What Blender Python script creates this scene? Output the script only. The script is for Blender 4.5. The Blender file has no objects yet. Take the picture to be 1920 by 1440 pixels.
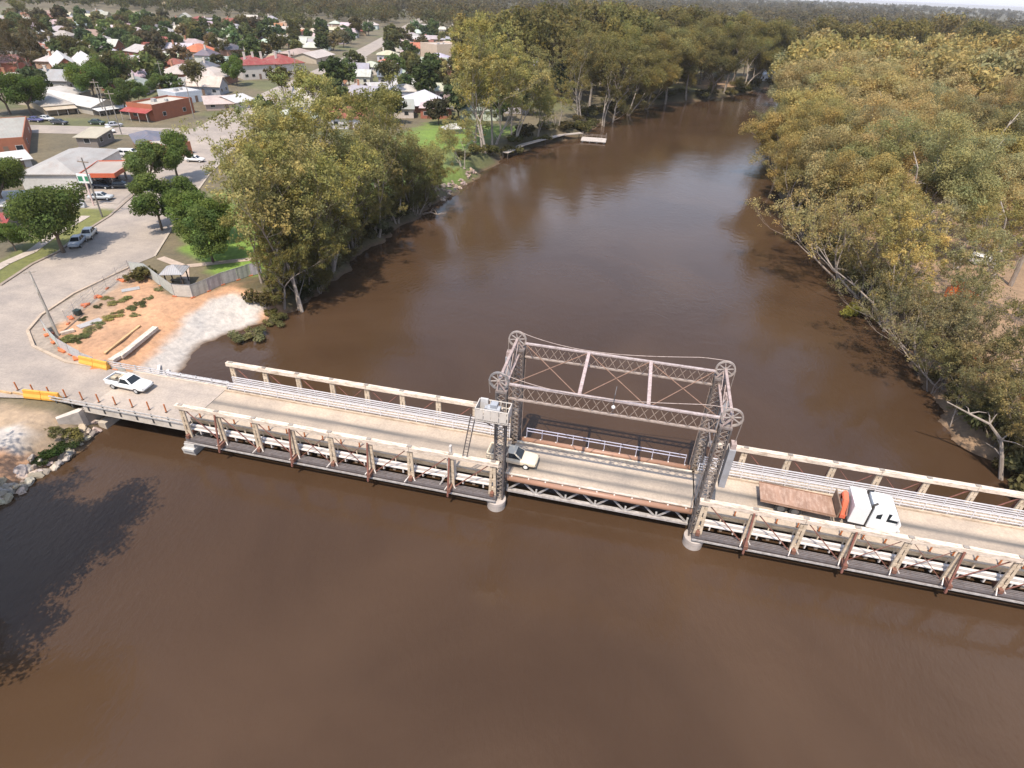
import bpy, math, random
import numpy as np
from mathutils import Vector, Matrix
R = math.radians
S = bpy.context.scene
COL = S.collection
rnd = random.Random(7)
rng = np.random.default_rng(7)

# ------------------------------------------------------------------ camera, sky, sun, exposure
CAM = np.array([40.928, -42.853, 40.997]); YAW, PITCH, ROLL, FPX = R(-11.446), R(33.975), R(2.5207), 1109.0
_cy, _sy = math.cos(YAW), math.sin(YAW)
_F = np.array([_sy*math.cos(PITCH), _cy*math.cos(PITCH), -math.sin(PITCH)])
_r = np.array([_cy, -_sy, 0.0]); _u = np.cross(_r, _F)
_c, _s = math.cos(ROLL), math.sin(ROLL)
CM = np.array([_r*_c+_u*_s, -_r*_s+_u*_c, _F])
cam = bpy.data.cameras.new("camera"); cam_o = bpy.data.objects.new("camera", cam); COL.objects.link(cam_o)
cam.sensor_fit = 'HORIZONTAL'; cam.sensor_width = 36.0; cam.lens = FPX/1920*36.0
cam.clip_start = 0.5; cam.clip_end = 20000
m3 = Matrix((CM[0], CM[1], -CM[2])).transposed()
cam_o.matrix_world = Matrix.Translation(Vector(CAM)) @ m3.to_4x4()
S.camera = cam_o

SUN_DIR = Vector((-0.06, -0.52, 1.0)).normalized()
w = bpy.data.worlds.new("World"); S.world = w; w.use_nodes = True
nt = w.node_tree; nt.nodes.clear()
sky = nt.nodes.new("ShaderNodeTexSky"); sky.sky_type = 'NISHITA'; sky.sun_disc = False
sky.sun_elevation = math.asin(SUN_DIR.z); sky.sun_rotation = math.atan2(SUN_DIR.x, SUN_DIR.y)
sky.air_density = 1.2; sky.dust_density = 1.0
bg = nt.nodes.new("ShaderNodeBackground"); bg.inputs[1].default_value = 0.15
wo = nt.nodes.new("ShaderNodeOutputWorld")
# thin cloud in the sky
wtc = nt.nodes.new("ShaderNodeTexCoord"); wmp = nt.nodes.new("ShaderNodeMapping"); wmp.inputs['Scale'].default_value = (1.6, 1.6, 5.0)
wno = nt.nodes.new("ShaderNodeTexNoise"); wno.inputs['Scale'].default_value = 2.0; wno.inputs['Detail'].default_value = 6
wrp = nt.nodes.new("ShaderNodeValToRGB"); wrp.color_ramp.elements[0].position = 0.52; wrp.color_ramp.elements[1].position = 0.80
wmx = nt.nodes.new("ShaderNodeMix"); wmx.data_type = 'RGBA'; wmx.inputs[7].default_value = (6.2, 6.1, 6.6, 1)
nt.links.new(wtc.outputs['Generated'], wmp.inputs[0]); nt.links.new(wmp.outputs[0], wno.inputs['Vector'])
nt.links.new(wno.outputs['Fac'], wrp.inputs[0]); nt.links.new(wrp.outputs[0], wmx.inputs[0])
nt.links.new(sky.outputs[0], wmx.inputs[6])
# pale air low over the horizon
wsx = nt.nodes.new("ShaderNodeSeparateXYZ"); nt.links.new(wtc.outputs['Generated'], wsx.inputs[0])
wr2 = nt.nodes.new("ShaderNodeValToRGB"); wr2.color_ramp.elements[0].position = 0.0; wr2.color_ramp.elements[0].color = (.85,.85,.85,1); wr2.color_ramp.elements[1].position = 0.50; wr2.color_ramp.elements[1].color = (0,0,0,1)
nt.links.new(wsx.outputs[2], wr2.inputs[0]); wm2 = nt.nodes.new("ShaderNodeMix"); wm2.data_type = 'RGBA'; wm2.inputs[7].default_value = (4.0,4.15,5.1,1)
nt.links.new(wr2.outputs[0], wm2.inputs[0]); nt.links.new(wmx.outputs[2], wm2.inputs[6]); nt.links.new(wm2.outputs[2], bg.inputs[0]); nt.links.new(bg.outputs[0], wo.inputs[0])
sl = bpy.data.lights.new("sun", 'SUN'); sl.energy = 3.5; sl.angle = R(0.5); sl.color = (1.0, 0.905, 0.77)
so = bpy.data.objects.new("sun", sl); COL.objects.link(so); so.rotation_euler = (-SUN_DIR).to_track_quat('-Z', 'Y').to_euler()
S.view_settings.view_transform = 'Standard'; S.view_settings.look = 'None'; S.view_settings.gamma = 1.0
S.view_settings.exposure = 0.72
S.render.filter_size = 2.0
S.cycles.max_bounces = 5; S.cycles.diffuse_bounces = 2; S.cycles.glossy_bounces = 3; S.cycles.transmission_bounces = 3
S.cycles.caustics_reflective = False; S.cycles.caustics_refractive = False

def pix(P):                       # world point -> photo pixel (1920 wide) and depth
    d = CM @ (np.array(P, float)-CAM); return 960+FPX*d[0]/d[2], 720-FPX*d[1]/d[2], d[2]
def at(x, y, z=2.9):              # photo pixel -> point on the level z
    d = CM.T @ np.array([(x-960)/FPX, (720-y)/FPX, 1.0]); t = (z-CAM[2])/d[2]
    return Vector(CAM+t*d)

# ------------------------------------------------------------------ materials (base colour comes from each object's own colour)
MATS = {}
def nodes_of(name):
    m = bpy.data.materials.new(name); m.use_nodes = True
    return m, m.node_tree, m.node_tree.nodes["Principled BSDF"]
def N(t, kind, **kw):
    n = t.nodes.new(kind)
    for k, v in kw.items():
        if k in n.inputs.keys(): n.inputs[k].default_value = v
        else: setattr(n, k, v)
    return n
def mixc(t, fac, a, b, blend='MIX'):
    n = t.nodes.new("ShaderNodeMix"); n.data_type = 'RGBA'; n.blend_type = blend
    for sock, v in ((0, fac), (6, a), (7, b)):
        if isinstance(v, (int, float)): n.inputs[sock].default_value = v
        elif isinstance(v, tuple): n.inputs[sock].default_value = v
        else: t.links.new(v, n.inputs[sock])
    return n.outputs[2]
def ramp(t, src, lo, hi, clo=(0,0,0,1), chi=(1,1,1,1)):
    n = t.nodes.new("ShaderNodeValToRGB"); e = n.color_ramp.elements
    e[0].position, e[1].position, e[0].color, e[1].color = lo, hi, clo, chi
    t.links.new(src, n.inputs[0]); return n.outputs[0]
def simple(name, rough, scale=1.0, var=0.35, metallic=0.0, dirt=0.0, dirtc=(.12,.08,.05,1), bump=0.0, stretch=(1,1,1), spec=0.4):
    m, t, b = nodes_of(name)
    oi = N(t, "ShaderNodeObjectInfo"); tc = N(t, "ShaderNodeTexCoord"); mp = N(t, "ShaderNodeMapping")
    mp.inputs['Scale'].default_value = stretch
    t.links.new(tc.outputs['Object'], mp.inputs[0])
    no = N(t, "ShaderNodeTexNoise", Scale=scale, Detail=6.0, Roughness=0.65); t.links.new(mp.outputs[0], no.inputs['Vector'])
    v = ramp(t, no.outputs['Fac'], 0.25, 0.75, (1-var,)*3+(1,), (1+var*.6,)*3+(1,))
    c = mixc(t, 1.0, oi.outputs['Color'], v, 'MULTIPLY')
    if dirt > 0:
        n2 = N(t, "ShaderNodeTexNoise", Scale=scale*2.3, Detail=8.0, Roughness=0.75); t.links.new(mp.outputs[0], n2.inputs['Vector'])
        k = ramp(t, n2.outputs['Fac'], 0.47, 0.68, (0,0,0,1), (dirt,)*3+(1,))
        c = mixc(t, k, c, dirtc)
    t.links.new(c, b.inputs['Base Color']); b.inputs['Roughness'].default_value = rough
    b.inputs['Metallic'].default_value = metallic; b.inputs['Specular IOR Level'].default_value = spec
    if bump > 0:
        bp = N(t, "ShaderNodeBump", Strength=0.6, Distance=bump); t.links.new(no.outputs['Fac'], bp.inputs['Height']); t.links.new(bp.outputs[0], b.inputs['Normal'])
    MATS[name] = m
simple('paint', 0.45, 0.8, 0.12, dirt=0.25, dirtc=(.25,.2,.16,1))
simple('carpaint', 0.22, 0.5, 0.05, spec=0.5)
simple('timber', 0.8, 1.2, 0.32, dirt=0.85, dirtc=(.22,.145,.09,1), bump=.02, stretch=(.5,2,2))
simple('steel', 0.6, 2.0, 0.35, metallic=0.0, dirt=0.6, dirtc=(.14,.085,.055,1))
simple('concrete', 0.85, 0.7, 0.25, dirt=0.4, dirtc=(.2,.16,.12,1), bump=.03)
simple('brick', 0.9, 0.6, 0.22, dirt=0.2, dirtc=(.2,.1,.07,1))
simple('roofing', 0.55, 0.35, 0.22, dirt=0.45, dirtc=(.30,.21,.16,1), stretch=(1,.35,1))
simple('rustplate', 0.8, 1.1, 0.3, dirt=0.8, dirtc=(.52,.37,.29,1), stretch=(1.6,.5,1))
simple('rock', 0.9, 1.5, 0.4, bump=.08)
simple('cloth', 0.85, 1.5, 0.25, dirt=.2)
simple('plastic', 0.5, 1.0, 0.12, dirt=.2)
simple('rubber', 0.85, 2.0, 0.2)
simple('bark', 0.9, 1.3, 0.45, dirt=0.7, dirtc=(.11,.08,.055,1), bump=.03, stretch=(1,1,.35))
simple('asphalt', 0.9, 0.25, 0.2)
t = MATS['roofing'].node_tree; b = t.nodes['Principled BSDF']; src = b.inputs['Base Color'].links[0].from_socket
tc = N(t, "ShaderNodeTexCoord"); wv = N(t, "ShaderNodeTexWave", Scale=1.1, Distortion=.4); t.links.new(tc.outputs['Object'], wv.inputs['Vector'])
t.links.new(mixc(t, 1.0, src, ramp(t, wv.outputs['Fac'], .05, .5, (.80,.79,.78,1), (1.03,1.03,1.03,1)), 'MULTIPLY'), b.inputs['Base Color'])
m, t, b = nodes_of('glass'); b.inputs['Base Color'].default_value = (.02,.025,.03,1); b.inputs['Roughness'].default_value = 0.08; MATS['glass'] = m
m, t, b = nodes_of('leaf')        # foliage: object colour x leaf-to-leaf variation, part of the light passes through
oi = N(t, "ShaderNodeObjectInfo"); tc = N(t, "ShaderNodeTexCoord")
at_n = N(t, "ShaderNodeAttribute"); at_n.attribute_name = "tint"
no = N(t, "ShaderNodeTexNoise", Scale=0.35, Detail=3.0); t.links.new(tc.outputs['Object'], no.inputs['Vector'])
c1 = mixc(t, 1.0, oi.outputs['Color'], at_n.outputs['Color'], 'MULTIPLY')
c2 = mixc(t, 1.0, c1, ramp(t, no.outputs['Fac'], .3, .7, (.72,.8,.75,1), (1.25,1.12,1.0,1)), 'MULTIPLY')
t.links.new(c2, b.inputs['Base Color']); b.inputs['Roughness'].default_value = 0.75; b.inputs['Specular IOR Level'].default_value = 0.08
tr = N(t, "ShaderNodeBsdfTranslucent"); t.links.new(c2, tr.inputs[0])
mx = N(t, "ShaderNodeMixShader", Fac=0.45); t.links.new(b.outputs[0], mx.inputs[1]); t.links.new(tr.outputs[0], mx.inputs[2])
t.links.new(mx.outputs[0], t.nodes["Material Output"].inputs[0]); MATS['leaf'] = m

# ground: colour of each patch of soil, grass or gravel sits in the vertex attribute, broken up by noise
m, t, b = nodes_of('soil')
at_n = N(t, "ShaderNodeAttribute"); at_n.attribute_name = "soil"
ge = N(t, "ShaderNodeNewGeometry")
n1 = N(t, "ShaderNodeTexNoise", Scale=0.12, Detail=8.0, Roughness=0.7); t.links.new(ge.outputs['Position'], n1.inputs['Vector'])
n2 = N(t, "ShaderNodeTexNoise", Scale=1.6, Detail=6.0, Roughness=0.7); t.links.new(ge.outputs['Position'], n2.inputs['Vector'])
c1 = mixc(t, 1.0, at_n.outputs['Color'], ramp(t, n1.outputs['Fac'], .3, .7, (.68,.7,.72,1), (1.25,1.2,1.12,1)), 'MULTIPLY')
c2 = mixc(t, 1.0, c1, ramp(t, n2.outputs['Fac'], .3, .72, (.72,.72,.72,1), (1.22,1.2,1.18,1)), 'MULTIPLY')
t.links.new(c2, b.inputs['Base Color']); b.inputs['Roughness'].default_value = 0.95
bp = N(t, "ShaderNodeBump", Strength=0.7, Distance=0.12); t.links.new(n2.outputs['Fac'], bp.inputs['Height']); t.links.new(bp.outputs[0], b.inputs['Normal'])
MATS['soil'] = m

def road_mat(name, base, tracks=()):   # worn road: pale dust, dark wheel tracks along the deck
    m, t, b = nodes_of(name)
    ge = N(t, "ShaderNodeNewGeometry")
    n1 = N(t, "ShaderNodeTexNoise", Scale=0.22, Detail=8.0, Roughness=0.7); t.links.new(ge.outputs['Position'], n1.inputs['Vector'])
    mp = N(t, "ShaderNodeMapping"); mp.inputs['Scale'].default_value = (.06, 1.3, 1); t.links.new(ge.outputs['Position'], mp.inputs[0])
    n2 = N(t, "ShaderNodeTexNoise", Scale=1.0, Detail=6.0, Roughness=0.7); t.links.new(mp.outputs[0], n2.inputs['Vector'])
    n3 = N(t, "ShaderNodeTexNoise", Scale=5.0, Detail=4.0); t.links.new(ge.outputs['Position'], n3.inputs['Vector'])
    c = mixc(t, 1.0, base, ramp(t, n1.outputs['Fac'], .3, .7, (.72,.72,.74,1), (1.18,1.15,1.1,1)), 'MULTIPLY')
    c = mixc(t, 1.0, c, ramp(t, n3.outputs['Fac'], .3, .7, (.88,.88,.88,1), (1.1,1.1,1.1,1)), 'MULTIPLY')
    if tracks:
        sx = N(t, "ShaderNodeSeparateXYZ"); t.links.new(ge.outputs['Position'], sx.inputs[0])
        tot = None
        for y0, wd, amt in tracks:
            a = N(t, "ShaderNodeMath", operation='SUBTRACT'); t.links.new(sx.outputs[1], a.inputs[0]); a.inputs[1].default_value = y0
            a2 = N(t, "ShaderNodeMath", operation='MULTIPLY'); t.links.new(a.outputs[0], a2.inputs[0]); t.links.new(a.outputs[0], a2.inputs[1])
            g_ = N(t, "ShaderNodeMath", operation='MULTIPLY'); t.links.new(a2.outputs[0], g_.inputs[0]); g_.inputs[1].default_value = -1/(wd*wd)
            e_ = N(t, "ShaderNodeMath", operation='EXPONENT'); t.links.new(g_.outputs[0], e_.inputs[0])
            k_ = N(t, "ShaderNodeMath", operation='MULTIPLY'); t.links.new(e_.outputs[0], k_.inputs[0]); k_.inputs[1].default_value = amt
            if tot is None: tot = k_.outputs[0]
            else:
                s_ = N(t, "ShaderNodeMath", operation='ADD'); t.links.new(tot, s_.inputs[0]); t.links.new(k_.outputs[0], s_.inputs[1]); tot = s_.outputs[0]
        md = N(t, "ShaderNodeMath", operation='MULTIPLY'); t.links.new(tot, md.inputs[0])
        t.links.new(ramp(t, n2.outputs['Fac'], .25, .65, (.35,)*3+(1,), (1,)*3+(1,)), md.inputs[1])
        c = mixc(t, md.outputs[0], c, (.10,.095,.09,1))
    else:
        k = ramp(t, n2.outputs['Fac'], .5, .75, (0,0,0,1), (.25,)*3+(1,))
        c = mixc(t, k, c, (.14,.125,.115,1))
    t.links.new(c, b.inputs['Base Color']); b.inputs['Roughness'].default_value = 0.9
    MATS[name] = m
road_mat('street', (.335,.285,.245,1))
road_mat('approachroad', (.42,.355,.30,1))
road_mat('deckroad', (.46,.375,.295,1), ((-1.15,.36,.95), (.40,.46,1.0), (-.4,.3,.3)))

m, t, b = nodes_of('water')
b.inputs['Base Color'].default_value = (.050,.0275,.0145,1); b.inputs['IOR'].default_value = 1.33; b.inputs['Roughness'].default_value = 0.06
ge = N(t, "ShaderNodeNewGeometry")
nb = N(t, "ShaderNodeTexNoise", Scale=0.028, Detail=5.0, Distortion=1.5); t.links.new(ge.outputs['Position'], nb.inputs['Vector'])
cw_ = mixc(t, ramp(t, nb.outputs['Fac'], .35, .7), (.053,.030,.0165,1), (.075,.0435,.0245,1)); t.links.new(cw_, b.inputs['Base Color'])
mp = N(t, "ShaderNodeMapping"); mp.inputs['Rotation'].default_value = (0,0,R(35)); mp.inputs['Scale'].default_value = (1,.45,1); t.links.new(ge.outputs['Position'], mp.inputs[0])
r1 = N(t, "ShaderNodeTexNoise", Scale=2.3, Detail=3.0, Roughness=0.6); t.links.new(mp.outputs[0], r1.inputs['Vector'])
r2 = N(t, "ShaderNodeTexNoise", Scale=0.28, Detail=3.0, Roughness=0.5, Distortion=1.2); t.links.new(ge.outputs['Position'], r2.inputs['Vector'])
msk = N(t, "ShaderNodeTexNoise", Scale=0.03, Detail=2.0); t.links.new(ge.outputs['Position'], msk.inputs['Vector'])
k1 = ramp(t, msk.outputs['Fac'], .38, .62, (.4,)*3+(1,), (1,)*3+(1,))
mm = N(t, "ShaderNodeMath", operation='MULTIPLY'); t.links.new(r1.outputs['Fac'], mm.inputs[0]); t.links.new(k1, mm.inputs[1])
b1 = N(t, "ShaderNodeBump", Strength=0.85, Distance=0.05); t.links.new(mm.outputs[0], b1.inputs['Height'])
b2 = N(t, "ShaderNodeBump", Strength=0.5, Distance=0.07); t.links.new(r2.outputs['Fac'], b2.inputs['Height']); t.links.new(b1.outputs[0], b2.inputs['Normal'])
t.links.new(b2.outputs[0], b.inputs['Normal']); MATS['water'] = m

# ------------------------------------------------------------------ builders
ORG = {}
class MB:
    def __init__(s): s.v, s.f = [], []
    def add(s, vs, fs):
        n = len(s.v); s.v += [tuple(p) for p in vs]; s.f += [tuple(i+n for i in f) for f in fs]; return s
    def box(s, x0, x1, y0, y1, z0, z1):
        return s.add([(x0,y0,z0),(x1,y0,z0),(x1,y1,z0),(x0,y1,z0),(x0,y0,z1),(x1,y0,z1),(x1,y1,z1),(x0,y1,z1)],
                     [(0,3,2,1),(4,5,6,7),(0,1,5,4),(1,2,6,5),(2,3,7,6),(3,0,4,7)])
    def bar(s, p, q, a, b, up=(0,0,1)):      # rectangular bar from p to q, a wide (sideways), b high
        p, q = Vector(p), Vector(q); d = (q-p).normalized(); up = Vector(up)
        if abs(d.dot(up)) > .98: up = Vector((1,0,0))
        x = d.cross(up).normalized()*(a/2); y = x.cross(d).normalized()*(b/2)
        return s.add([p-x-y, p+x-y, p+x+y, p-x+y, q-x-y, q+x-y, q+x+y, q-x+y],
                     [(0,3,2,1),(4,5,6,7),(0,1,5,4),(1,2,6,5),(2,3,7,6),(3,0,4,7)])
    def tube(s, pts, rad, n=7, cap=True):
        pts = [Vector(p) for p in pts]; k = len(pts)
        rad = rad if hasattr(rad, '__len__') else [rad]*k
        base = len(s.v); prev = None
        for i, p in enumerate(pts):
            d = (pts[min(i+1,k-1)]-pts[max(i-1,0)]).normalized()
            if prev is None:
                a = d.cross(Vector((0,0,1)));  a = a if a.length > .05 else d.cross(Vector((1,0,0)))
            else: a = prev-d*prev.dot(d)
            a.normalize(); prev = a; bb = d.cross(a)
            for j in range(n):
                an = 2*math.pi*j/n; s.v.append(tuple(p+(a*math.cos(an)+bb*math.sin(an))*rad[i]))
        for i in range(k-1):
            for j in range(n):
                s.f.append((base+i*n+j, base+i*n+(j+1)%n, base+(i+1)*n+(j+1)%n, base+(i+1)*n+j))
        if cap:
            s.f.append(tuple(base+j for j in reversed(range(n)))); s.f.append(tuple(base+(k-1)*n+j for j in range(n)))
        return s
    def prism(s, poly, z0, z1):
        n = len(poly)
        return s.add([(p[0],p[1],z0) for p in poly]+[(p[0],p[1],z1) for p in poly],
                     [tuple(reversed(range(n))), tuple(range(n,2*n))]+[(i,(i+1)%n,n+(i+1)%n,n+i) for i in range(n)])
    def ring(s, c, axis, r, w_, th, n=28):    # wheel rim: annulus with thickness
        c, ax = Vector(c), Vector(axis).normalized(); a = ax.cross(Vector((0,0,1))).normalized(); b_ = ax.cross(a); base = len(s.v)
        for j in range(n):
            d = a*math.cos(2*math.pi*j/n)+b_*math.sin(2*math.pi*j/n)
            for rr, ww in ((r,-w_/2),(r,w_/2),(r-th,w_/2),(r-th,-w_/2)): s.v.append(tuple(c+d*rr+ax*ww))
        for j in range(n):
            for q in range(4):
                s.f.append((base+j*4+q, base+j*4+(q+1)%4, base+((j+1)%n)*4+(q+1)%4, base+((j+1)%n)*4+q))
        return s
    def build(s, name, mat, color=(.5,.5,.5), parent=None, world=False, smooth=False, bevel=0.0):
        me = bpy.data.meshes.new(name)
        vs = s.v
        if world and parent is not None:
            o_ = ORG[parent]; vs = [(p[0]-o_.x, p[1]-o_.y, p[2]-o_.z) for p in vs]
        me.from_pydata(vs, [], s.f); me.materials.append(MATS[mat])
        if smooth: me.polygons.foreach_set('use_smooth', [True]*len(me.polygons))
        me.update()
        o = bpy.data.objects.new(name, me); COL.objects.link(o); o.color = (*color, 1)
        if parent is not None: o.parent = parent; ORG[o] = ORG[parent]
        else: ORG[o] = Vector((0,0,0))
        if bevel > 0:
            md = o.modifiers.new("bevel", 'BEVEL'); md.width = bevel; md.segments = 2; md.limit_method = 'ANGLE'
        return o
def tag(o, label=None, cat=None, group=None, kind=None):
    if label: o['label'] = label
    if cat: o['category'] = cat
    if group: o['group'] = group
    if kind: o['kind'] = kind
    return o
def thing(name, label, cat, loc=(0,0,0), rz=0.0, group=None):
    o = bpy.data.objects.new(name, None); COL.objects.link(o); o.empty_display_size = .3
    o.location = loc; o.rotation_euler = (0,0,rz); ORG[o] = Vector(loc)
    return tag(o, label, cat, group)
def copy_tree(o, parent=None):
    c = o.copy(); COL.objects.link(c); ORG[c] = ORG.get(o, Vector((0,0,0)))
    if parent is not None: c.parent = parent
    for ch in [x for x in o.children]: copy_tree(ch, c)
    return c
ORD = ['zeroth','first','second','third','fourth','fifth','sixth','seventh','eighth','ninth','tenth','eleventh','twelfth','thirteenth','fourteenth',
       'fifteenth','sixteenth','seventeenth','eighteenth','nineteenth','twentieth']+['twenty-'+q for q in ('first','second','third','fourth','fifth','sixth','seventh','eighth','ninth')]+['thirtieth']+['thirty-'+q for q in ('first','second','third','fourth','fifth','sixth','seventh','eighth','ninth')]+['fortieth']

# ------------------------------------------------------------------ river banks and ground
LB = [(-20,-130),(-16,-60),(-13,-30),(-11.6,-15.5),(-11.8,-12),(-11,-8.5),(-11.2,-3.2),(-11.4,2),(-11.3,8.8),(-12.4,14.8),(-11,17.8),(-9.5,20.5),(-7.9,23.3),(-6.6,27.6),(-5.2,32.4),
      (-6.4,51.5),(-4.8,64),(-3.8,77),(-1.9,90),(-.4,108),(.8,126),(6,146),(18,168),(24,201),(30.5,229),(43,250),(65,272),(85,305),(97,331),(115,345),(150,372),(200,410),(261,452),(400,505),(900,620)]
RB = [(110,-130),(98,-60),(90,-20),(87,0),(84.3,13.5),(80.9,17),(79.3,23),(80.4,33),(81.1,43),(79.9,50),(76.7,68),(74.6,88),(74.2,115),(76.5,156),(86,212),(98,262),(108,290),(122,312),(160,335),(210,362),(270,400),(400,440),(900,540)]
RIV = np.array(LB+RB[::-1], float)
def sdist(P, poly):               # signed distance to a closed polygon, negative inside
    P = np.asarray(P, float); d2 = np.full(len(P), 1e18); ins = np.zeros(len(P), bool); n = len(poly)
    for i in range(n):
        a, b_ = poly[i], poly[(i+1)%n]; e = b_-a; L = e@e
        tt = np.clip(((P-a)@e)/max(L,1e-9), 0, 1); q = a+tt[:,None]*e
        d2 = np.minimum(d2, ((P-q)**2).sum(1))
        c = (a[1] > P[:,1]) != (b_[1] > P[:,1])
        with np.errstate(divide='ignore', invalid='ignore'):
            xi = a[0]+(P[:,1]-a[1])*e[0]/e[1] if e[1] != 0 else np.full(len(P), 1e18)
        ins ^= c & (P[:,0] < xi)
    d = np.sqrt(d2); return np.where(ins, -d, d)
G = 2.9
def axis(segs):
    out = []
    for a, b_, st in segs: out += list(np.arange(a, b_, st))
    out.append(segs[-1][1]); return np.array(out)
AX = axis([(-9000,-3000,1500),(-3000,-900,300),(-900,-300,40),(-300,-70,5),(-70,4,.7),(4,70,6),(70,100,1.1),(100,300,4),(300,900,50),(900,9000,900)])
AY = axis([(-900,-150,150),(-150,-40,10),(-40,-12,1.4),(-12,62,.7),(62,180,2),(180,480,4),(480,1000,30),(1000,4000,300),(4000,12000,1600)])
GX, GY = np.meshgrid(AX, AY); P2 = np.stack([GX.ravel(), GY.ravel()], 1)
SD = sdist(P2, RIV)
SD = SD+np.where((P2[:,1] > 26) | (P2[:,0] > 50), .55, .2)*(np.sin(P2[:,0]*.7+P2[:,1]*1.13+np.sin(P2[:,1]*.31)*2)*.7+np.sin(P2[:,1]*.43-P2[:,0]*.4)*1.3+np.sin(P2[:,1]*2.3+P2[:,0]*1.9)*.35)*(np.abs(SD) < 12)
# site polygon slopes down to the water gently
def smooth(x): x = np.clip(x, 0, 1); return x*x*(3-2*x)
left = (P2[:,0] < 60) | (P2[:,1] > 330)
site = (P2[:,1] > 3) & (P2[:,1] < 26) & (P2[:,0] < 10)
wid = np.where(left, np.where(site, 8.5, 4.0), 7.0)
top = np.where(left, G-.02, 2.2)
nz = (np.sin(P2[:,0]*.9+np.cos(P2[:,1]*.7)*2)*.5+np.sin(P2[:,1]*1.3+P2[:,0]*.35)*.5)
H = np.where(SD < 0, np.maximum(SD*.35, -3.0), top*smooth(SD/wid)+.10*nz*smooth(SD/2)*(1-smooth((SD-5)/10))*(1-smooth((SD-wid+2)/3)))
H = np.where(left, H, H+.25*smooth((SD-4)/6)*np.sin(P2[:,0]*.23)*np.cos(P2[:,1]*.19))
H -= .12*smooth((SD-2)/4)*((np.abs(P2[:,1]) < 6) & left)        # keep clear below the road sheet
def poly_of(px, z=G): return np.array([tuple(at(x,y,z))[:2] for x,y in px])
ZC = np.tile(np.array([.145,.12,.075]), (len(P2),1))
def paint(poly, col, soft=1.0, mask=None):
    d = sdist(P2, poly); k = 1-smooth((d+soft*.5+nz*soft*.35)/soft)
    if mask is not None: k = k*mask
    ZC[:] = ZC*(1-k[:,None])+np.array(col)*k[:,None]
far = smooth((P2[:,1]-520)/500)
ZC[:] = ZC*(1-far[:,None])+np.array([.085,.075,.04])*far[:,None]
right = ~left
ZC[right & (P2[:,1] < 500)] = np.array([.30,.20,.125])
paint(np.array([(-560,760),(-530,1040),(-800,1040),(-690,740)]), (.36,.28,.16), 40)
paint(np.array([(-30,40),(-8,34),(-10,60),(-6,80),(-3,100),(0,125),(5,150),(0,160),(-30,155),(-34,120),(-40,90),(-46,66)]), (.15,.21,.045), 5)
paint(np.array([(-12,90),(-3,92),(-1,112),(-4,128),(-22,152),(-28,140)]), (.15,.23,.04), 3)
paint(np.array([(-31,36),(-20,29),(-12,31),(-14,42),(-28,48),(-40,56),(-44,53)]), (.17,.27,.045), 2)
paint(np.array([(-42,22),(-50,12),(-60,40),(-75,80),(-68,80),(-53,46)]), (.16,.165,.05), 2)
SITE = np.array([(-34.2,28),(-32,27.6),(-22,21),(-18.6,21.5),(-16,27),(-12.5,30.5),(-7,27),(-9,20),(-11,17),(-12.5,14),(-11,8),(-12,3.8),(-16,3.6),(-19,3.3),(-23,4.5),(-28.5,8),(-31,13),(-33.5,20)])
paint(SITE, (.47,.275,.165), 1.0)
paint(np.array([(-33,27),(-32,20),(-29,12),(-25,9),(-23,10.5),(-26,16),(-29,22),(-30,27)]), (.37,.25,.17), 1.2)
paint(poly_of([(495,560),(440,556),(400,568),(345,600),(290,650),(262,680),(300,700),(345,690),(372,655),(420,622),(470,600)], 1.9), (.47,.435,.41), .9)
paint(poly_of([(-20,770),(60,780),(130,790),(150,800),(120,850),(60,890),(-20,940)], 2.0), (.36,.27,.19), 1.5)
paint(poly_of([(-20,825),(40,808),(70,820),(40,850),(-20,885)], 2.0), (.47,.43,.40), .9)
paint(poly_of([(-20,868),(50,850),(110,830),(60,860),(-20,905)], 1.6), (.47,.27,.16), .9)
paint(np.array([(-75,47),(-52,50),(-54,66),(-64,92),(-86,88),(-84,78)]), (.36,.31,.27), 1.5)
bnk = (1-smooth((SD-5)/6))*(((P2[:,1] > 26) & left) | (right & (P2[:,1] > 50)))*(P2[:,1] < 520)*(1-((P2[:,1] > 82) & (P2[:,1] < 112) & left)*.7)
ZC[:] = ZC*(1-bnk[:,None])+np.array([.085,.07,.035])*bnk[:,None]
paint(poly_of([(60,655),(40,620),(75,590),(150,545),(240,500),(250,515),(150,585),(95,615),(110,655),(170,682),(190,692),(120,682)]), (.33,.28,.24), .8)
gz = smooth((np.sin(P2[:,0]*.11+np.sin(P2[:,1]*.07)*2)+np.sin(P2[:,1]*.13+P2[:,0]*.05)-.5)/.8)*left*(P2[:,1] > 100)*(P2[:,1] < 560)*.7
ZC[:] = ZC*(1-gz[:,None])+np.array([.11,.125,.045])*gz[:,None]
# wet mud at the waterline
mud = (1-smooth((SD-.1)/1.3))
ZC[:] = ZC*(1-mud[:,None])+np.array([.12,.075,.045])*mud[:,None]
me = bpy.data.meshes.new("ground"); ny, nx = len(AY), len(AX)
idx = np.arange(nx*ny).reshape(ny, nx)
F_ = np.stack([idx[:-1,:-1], idx[:-1,1:], idx[1:,1:], idx[1:,:-1]], -1).reshape(-1,4)
def fast_mesh(me, V, Fq, attr=None, attr_name=None):
    me.vertices.add(len(V)); me.vertices.foreach_set('co', np.asarray(V, np.float32).ravel())
    me.loops.add(Fq.size); me.loops.foreach_set('vertex_index', Fq.astype(np.int32).ravel())
    me.polygons.add(len(Fq)); me.polygons.foreach_set('loop_start', np.arange(0, Fq.size, Fq.shape[1], dtype=np.int32))
    me.update(calc_edges=True)
    if attr is not None:
        a = me.attributes.new(attr_name, 'FLOAT_COLOR', 'POINT'); a.data.foreach_set('color', np.concatenate([attr, np.ones((len(attr),1))], 1).astype(np.float32).ravel())
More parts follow.
